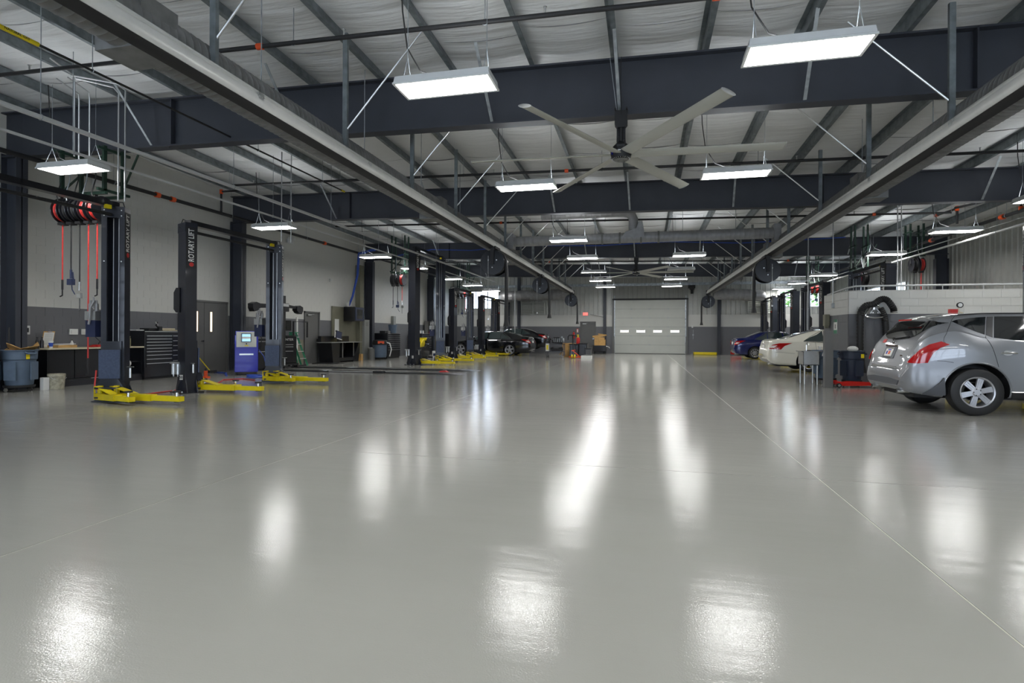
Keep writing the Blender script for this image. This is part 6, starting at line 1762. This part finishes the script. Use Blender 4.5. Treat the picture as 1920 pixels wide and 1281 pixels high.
ob('tank', G().lathe([(.01, .1), (.3, .1), (.33, .2), (.33, .72), (.01, .72)], n=28), 'can_grey', t); ob('head', G().lathe([(.01, .72), (.36, .72), (.38, .8), (.33, .95), (.01, .97)], n=28), 'black_matte', t)
ob('label', G().box((.2, -.29, .84), (.3, .04, .12), Matrix.Rotation(.6, 3, 'Z')), 'orange', t); ob('hose', G().tube([(.3, 0, .85), (.5, .05, .8), (.58, .08, .5), (.5, .05, .15)], .028, 8), 'paper', t)
for k in range(4): ob('caster', G().ball((.25 * math.cos(k * 1.57 + .4), .25 * math.sin(k * 1.57 + .4), .05), .05, n=8), 'black_matte', t)
# yellow and black floor scrubber
t = thing('floor_scrubber', 'yellow and black floor scrubber behind the tall left lift post', 'machine', (-11.1, 26.5, 0), PI / 2)
ob('tank', G().prism([(-.6, .1), (.5, .1), (.6, .35), (.5, .75), (.1, .8), (0, .62), (-.5, .6), (-.65, .35)], -.28, .28, 'Y'), 'black_paint', t, bevel=.03)
ob('hood', G().prism([(-.62, .6), (-.1, .62), (.0, .8), (-.05, .98), (-.2, 1.0), (-.5, .8)], -.26, .26, 'Y'), 'lift_yellow', t, bevel=.03)
ob('control_head', G().prism([(.3, .8), (.6, .78), (.7, 1.0), (.45, 1.1), (.3, 1.0)], -.24, .24, 'Y'), 'black_matte', t, bevel=.02); ob('handle', G().tube([(.6, -.2, 1.0), (.85, -.2, 1.05), (.85, .2, 1.05), (.6, .2, 1.0)], .02, 8), 'black_matte', t)
ob('yellow_lid', G().box((.35, 0, 1.0), (.2, .4, .14)), 'lift_yellow', t, bevel=.02)
ob('brush_deck', G().lathe([(.01, .02), (.26, .02), (.28, .12), (.01, .14)], (-.5, 0, 0), 'Z', 24), 'rubber', t)
for s in (-1, 1): ob('wheel', G().cyl((.2, s * .26, .12), (.2, s * .31, .12), .12, n=18), 'rubber', t)
ob('squeegee', G().box((.72, 0, .06), (.08, .8, .08)), 'rubber', t)
t = thing('grey_bin', 'grey plastic hopper on the far tool chest by the tall left lift', 'container', (-13.05, 27.35, 1.3)); ob('hopper', G().lathe([(.01, 0), (.18, 0), (.24, .45), (.22, .45), (.16, .02)], n=16), 'can_grey', t)
# flush alignment rack on the floor
t = thing('alignment_rack', 'low black scissor alignment runway lying flush on floor, left of aisle', 'ramp', (-9.4, 17.4, 0), 0)
for y in (-.85, .85):
    rw = ob('runway', G().b2((-3.4, y - .3, 0), (3.3, y + .3, .035)).prism([(3.3, 0), (3.9, 0), (3.3, .035)], y - .3, y + .3, 'Y'), 'black_paint', t, smooth=False)
    ob('tread', sum_g([G().b2((-3.3 + k * .33, y - .28, .035), (-3.25 + k * .33, y + .28, .041)) for k in range(20)]), 'siding_dark', rw, smooth=False)
    ob('wheel_stop', G().b2((-3.1, y - .28, .035), (-2.95, y + .28, .09)), 'black_paint', t)
ob('turn_plate', G().cyl((-.9, -.85, .036), (-.9, -.85, .05), .2, n=24).cyl((-.9, .85, .036), (-.9, .85, .05), .2, n=24), 'alu', t)
ob('edge_strip', G().b2((-.6, -1.17, .02), (1.0, -1.15, .045)), 'alu', t)
t = thing('wheel_clamp', 'small dark tool lying on near edge of the flush runway', 'tool', (-8.2, 16.2, 0)); ob('jaw', G().box((0, 0, .04), (.35, .12, .07)).cyl((-.2, 0, .04), (.2, .05, .04), .03, n=8), 'black_matte', t)
t = thing('red_chock', 'dark red wheel chock lying on near edge of the flush runway', 'chock', (-6.3, 17.0, 0)); ob('block', G().prism([(-.2, 0), (.2, 0), (.05, .08), (-.1, .07)], -.08, .08, 'Y'), 'hose_red', t)
t = thing('white_canister', 'white jerry canister on floor beside fourth left lift', 'canister', (-10.6, 27.3, 0)); ob('body', G().b2((-.14, -.1, 0), (.14, .1, .38)), 'paper', t, bevel=.02); ob('cap', G().cyl((.05, 0, .38), (.05, 0, .43), .03, n=10), 'red', t); ob('label', G().b2((-.08, -.104, .12), (.08, -.1, .26)), 'navy_box', t)
t = thing('wall_tool_cabinet', 'dark framed wall cupboard with a red funnel on left wall beyond the lifts', 'cupboard', (XL + .1, 33.6, 1.55)); ob('frame', G().b2((0, -.5, -.5), (.1, .5, .55)), 'siding_dark', t, smooth=False); ob('funnel', G().lathe([(.04, 0), (.12, -.25), (0.01, -.25)], (.2, 0, 0), 'Z', 14), 'red', t)
one('wall_dispenser', G().b2((0, -.14, -.35), (.16, .14, .35)), 'cab_grey', 'grey wall dispenser panel between tool chests on far left wall', 'dispenser', (XL + .02, 28.6, 1.9))
extinguisher((-4.75, 38.68, 1.0), 'red fire extinguisher on back wall left of the grey personnel door')

# ================================================================ BACK CENTRE
t = thing('engine_cart', 'black service cart carrying dark engine parts, back of the aisle', 'cart', (-4.75, 30.4, 0))
for z in (.32, .72): ob('shelf', G().b2((-.48, -.26, z), (.5, .26, z + .035)), 'black_paint', t, smooth=False)
for x in (-.46, .48):
    for y in (-.24, .24): ob('leg', G().b2((x - .02, y - .02, .1), (x + .02, y + .02, 1.0 if x < 0 else .75)), 'black_paint', t)
for x in (-.42, .42):
    for y in (-.22, .22): ob('caster', G().cyl((x - .02, y, .06), (x + .02, y, .06), .06, n=14).cyl((x - .024, y, .06), (x + .024, y, .06), .03, n=8), 'alu' if x > 0 else 'black_matte', t)
t = thing('engine_block', 'dark engine block sitting on top shelf of the service cart', 'engine', (-4.62, 30.4, .755))
ob('block', G().box((0, 0, .17), (.55, .36, .3), Matrix.Rotation(.08, 3, 'Y')).box((-.05, 0, .32), (.34, .3, .12)), 'black_matte', t, bevel=.02)
g = G().cyl((.3, -.2, .2), (.38, -.2, .2), .12, n=18).cyl((.22, -.2, .36), (.3, -.2, .36), .06, n=14)
for k in range(5): g.tube([(-.2 + k * .1, -.18, .3), (-.18 + k * .1, -.26, .25), (-.16 + k * .1, -.26, .1)], .02, 6)
ob('pulleys', g, 'galv', t)
t = thing('engine_parts', 'heap of dark engine parts on lower shelf of the service cart', 'engine parts', (-4.75, 30.4, .355)); ob('casting', G().box((.1, 0, .08), (.6, .36, .14)).cyl((-.25, 0, .1), (-.1, 0, .14), .09, n=14).cyl((.2, -.1, .12), (.42, -.1, .16), .07, n=12), 'black_matte', t, bevel=.01)
t = thing('refrigerant_box', 'white and yellow carton standing on lower shelf at left end of service cart', 'box', (-5.16, 30.25, .355)); ob('carton', G().b2((-.09, -.12, 0), (.09, .12, .42)), 'paper', t, smooth=False); ob('print', G().b2((-.05, -.124, .08), (.06, -.12, .34)), 'lift_yellow', t, smooth=False)
t = thing('air_tool', 'black and chrome tool bundle on left end of service cart', 'tool', (-5.1, 30.4, .755)); ob('grip', G().cyl((0, 0, 0), (0, 0, .35), .05, n=10).box((.05, 0, .25), (.2, .1, .1)), 'black_matte', t); ob('chuck', G().cyl((.15, -.05, .25), (.22, -.05, .25), .03, n=10).cyl((-.12, 0, .2), (-.05, 0, .2), .03, n=8), 'chrome', t)
one('cardboard_box', G().b2((-.35, -.3, 0), (.35, .3, .78)).box((-.4, -.2, .3), (.02, .3, .4), Matrix.Rotation(.5, 3, 'Y')), 'cardboard', 'large open cardboard box standing between cart and pallet jack', 'box', (-4.15, 31.6, 0), smooth=False)
t = thing('pallet_jack', 'orange pallet jack with yellow wheels, back of the aisle', 'pallet jack', (-3.6, 30.3, 0))
ob('frame', G().bar((-.15, -.3, .42), (.28, -.25, .05), .1, .05).bar((-.2, -.3, .4), (.0, -.3, .44), .1, .05).b2((-.35, -.32, .03), (.32, -.24, .09)).b2((.1, -.3, .04), (.2, .7, .1)).b2((-.3, -.3, .04), (-.2, .7, .1)), 'orange', t, smooth=False)
for x in (-.16, -.02): ob('wheel', G().cyl((x - .035, -.36, .1), (x + .035, -.36, .1), .1, n=20), 'lift_yellow', t)
ob('handle', G().cyl((-.1, -.3, .4), (-.18, -.1, 1.15), .025, n=8).tube([(-.42, -.1, .98), (-.42, -.1, 1.15), (-.36, -.1, 1.24), (-.18, -.1, 1.24), (.0, -.1, 1.22), (.08, -.1, 1.16)], .03, 8).b2((-.2, -.12, .8), (-.12, -.06, 1.24)), 'black_matte', t)
for i, (x, y, w_, z, h, l) in enumerate(((-3.75, 30.9, .5, .1, .62, 'left'), (-3.25, 30.9, .45, .1, .66, 'middle'), (-2.95, 30.7, .3, .1, .4, 'right, shorter'))):
    t = thing('parts_crate', 'black plastic crate on the pallet jack, %s one' % l, 'crate', (x, y, z)); ob('box', G().b2((-w_ / 2, -.3, 0), (w_ / 2, .3, h)), 'black_paint', t, bevel=.02)
    ob('lid', G().b2((-w_ / 2 - .02, -.32, h), (w_ / 2 + .02, .32, h + .04)), 'black_matte', t); g = G()
    for k in range(4): g.box((-w_ / 2 + .06 + k * w_ * .26, -.305, h * .5), (.03, .02, h * .8))
    ob('rib', g, 'black_matte' if i < 2 else 'siding_dark', t)
one('red_canister', G().lathe([(.01, 0), (.09, 0), (.1, .03), (.1, .3), (.04, .38), (0, .38)], n=16), 'red', 'small red canister standing on the black crates', 'canister', (-3.55, 30.9, .76))
one('yellow_tag', G().box((0, 0, .0), (.1, .02, .16)), 'lift_yellow', 'yellow tag above the red canister on the black crates', 'tag', (-3.55, 30.8, 1.2))
t = thing('white_tote', 'low white box with tools on floor right of the pallet jack', 'box', (-2.95, 29.6, 0)); ob('box', G().b2((-.28, -.2, 0), (.28, .2, .16)), 'paper', t, smooth=False); ob('contents', G().box((.1, 0, .18), (.25, .1, .06)).cyl((-.15, 0, .18), (.1, .05, .2), .025, n=8), 'siding_dark', t)
t = thing('cardboard_cart', 'dark cart carrying brown boxes by the back wall', 'cart', (-2.88, 37.85, 0)); ob('bin', G().b2((-.42, -.3, .15), (.42, .3, .56)), 'black_paint', t, bevel=.03)
for x in (-.34, .34): ob('caster', G().cyl((x - .02, -.2, .07), (x + .02, -.2, .07), .07, n=14), 'black_matte', t); ob('rear_caster', G().cyl((x - .02, .2, .07), (x + .02, .2, .07), .07, n=14), 'black_matte', t)
ob('handle', G().tube([(.42, 0, .5), (.6, 0, .45), (.66, 0, .36)], .03, 8), 'alu', t)
for i, (x, z, w_, h, r_, l) in enumerate(((-2.87, .56, .72, .4, 0, 'large lower'), (-2.9, .96, .66, .16, .06, 'middle'), (-2.95, 1.13, .8, .12, -.1, 'tilted open'), (-2.7, 1.25, .55, .07, .14, 'flattened topmost'))):
    g = G().box((0, 0, h / 2), (w_, .5, h), Matrix.Rotation(r_, 3, 'Y')); g.box((0, -.251, h * .5), (.06, .006, h * .98), Matrix.Rotation(r_, 3, 'Y'))
    one('cardboard_box', g, 'cardboard', '%s brown cardboard box on the cart by the back wall' % l, 'box', (x, 37.8, z), smooth=False)
# red toolbox under silver car line and floor reflection companions
one('dock_light', G().cyl((0, 0, 0), (0, -.25, .1), .03, n=8).cyl((0, -.25, .02), (0, -.4, .02), .1, n=14), 'black_matte', 'black arm lamp on back wall left of overhead door', 'lamp', (-2.62, YB - .2, 2.0)) if False else None

# trees outside the back windows
rd = random.Random(5)
def tree(label, x, y, h, r):
    t = thing('tree', label, 'tree', (x, y, 0), 0, 'trees outside the back windows')
    ob('trunk', G().tube([(0, 0, 0), (.1, 0, h * .4), (0, .1, h * .7)], [.2, .15, .08], 8), 'cardboard', t)
    g = G()
    for k in range(700):
        a, b, q = rd.random() * 2 * PI, rd.uniform(-1, 1), rd.random() ** .4
        c = Vector((q * r * math.cos(a) * math.sqrt(1 - b * b), q * r * math.sin(a) * math.sqrt(1 - b * b), h * .62 + q * b * h * .38))
        R3 = Matrix.Rotation(rd.random() * 6, 3, 'Z') @ Matrix.Rotation(rd.random() * 3, 3, 'X')
        s_ = .22
        g.add([c + R3 @ Vector(p) for p in ((-s_, 0, 0), (0, -s_ * .6, 0), (s_, 0, .05), (0, s_ * .6, 0))], [(0, 1, 2, 3)])
    o = ob('foliage', g, mat('leaf', sc(95, 130, 60), .6, var=.3, vscale=2), t, smooth=False, fixn=False); o['kind'] = 'stuff'
tree('leafy green tree outside, seen through the right back window', 12.5, 52, 7, 3.2)
tree('pale green tree outside, behind the red hose reels window', 17.5, 56, 6, 2.2)
struct(ob('ground', G().b2((-60, YB + .25, -.35), (60, 120, -.05)), mat('ground', sc(120, 125, 105), .8), smooth=False))
# right wall columns/wall above windows catch light: small pipe rack strip
print('objects', len(bpy.data.objects))
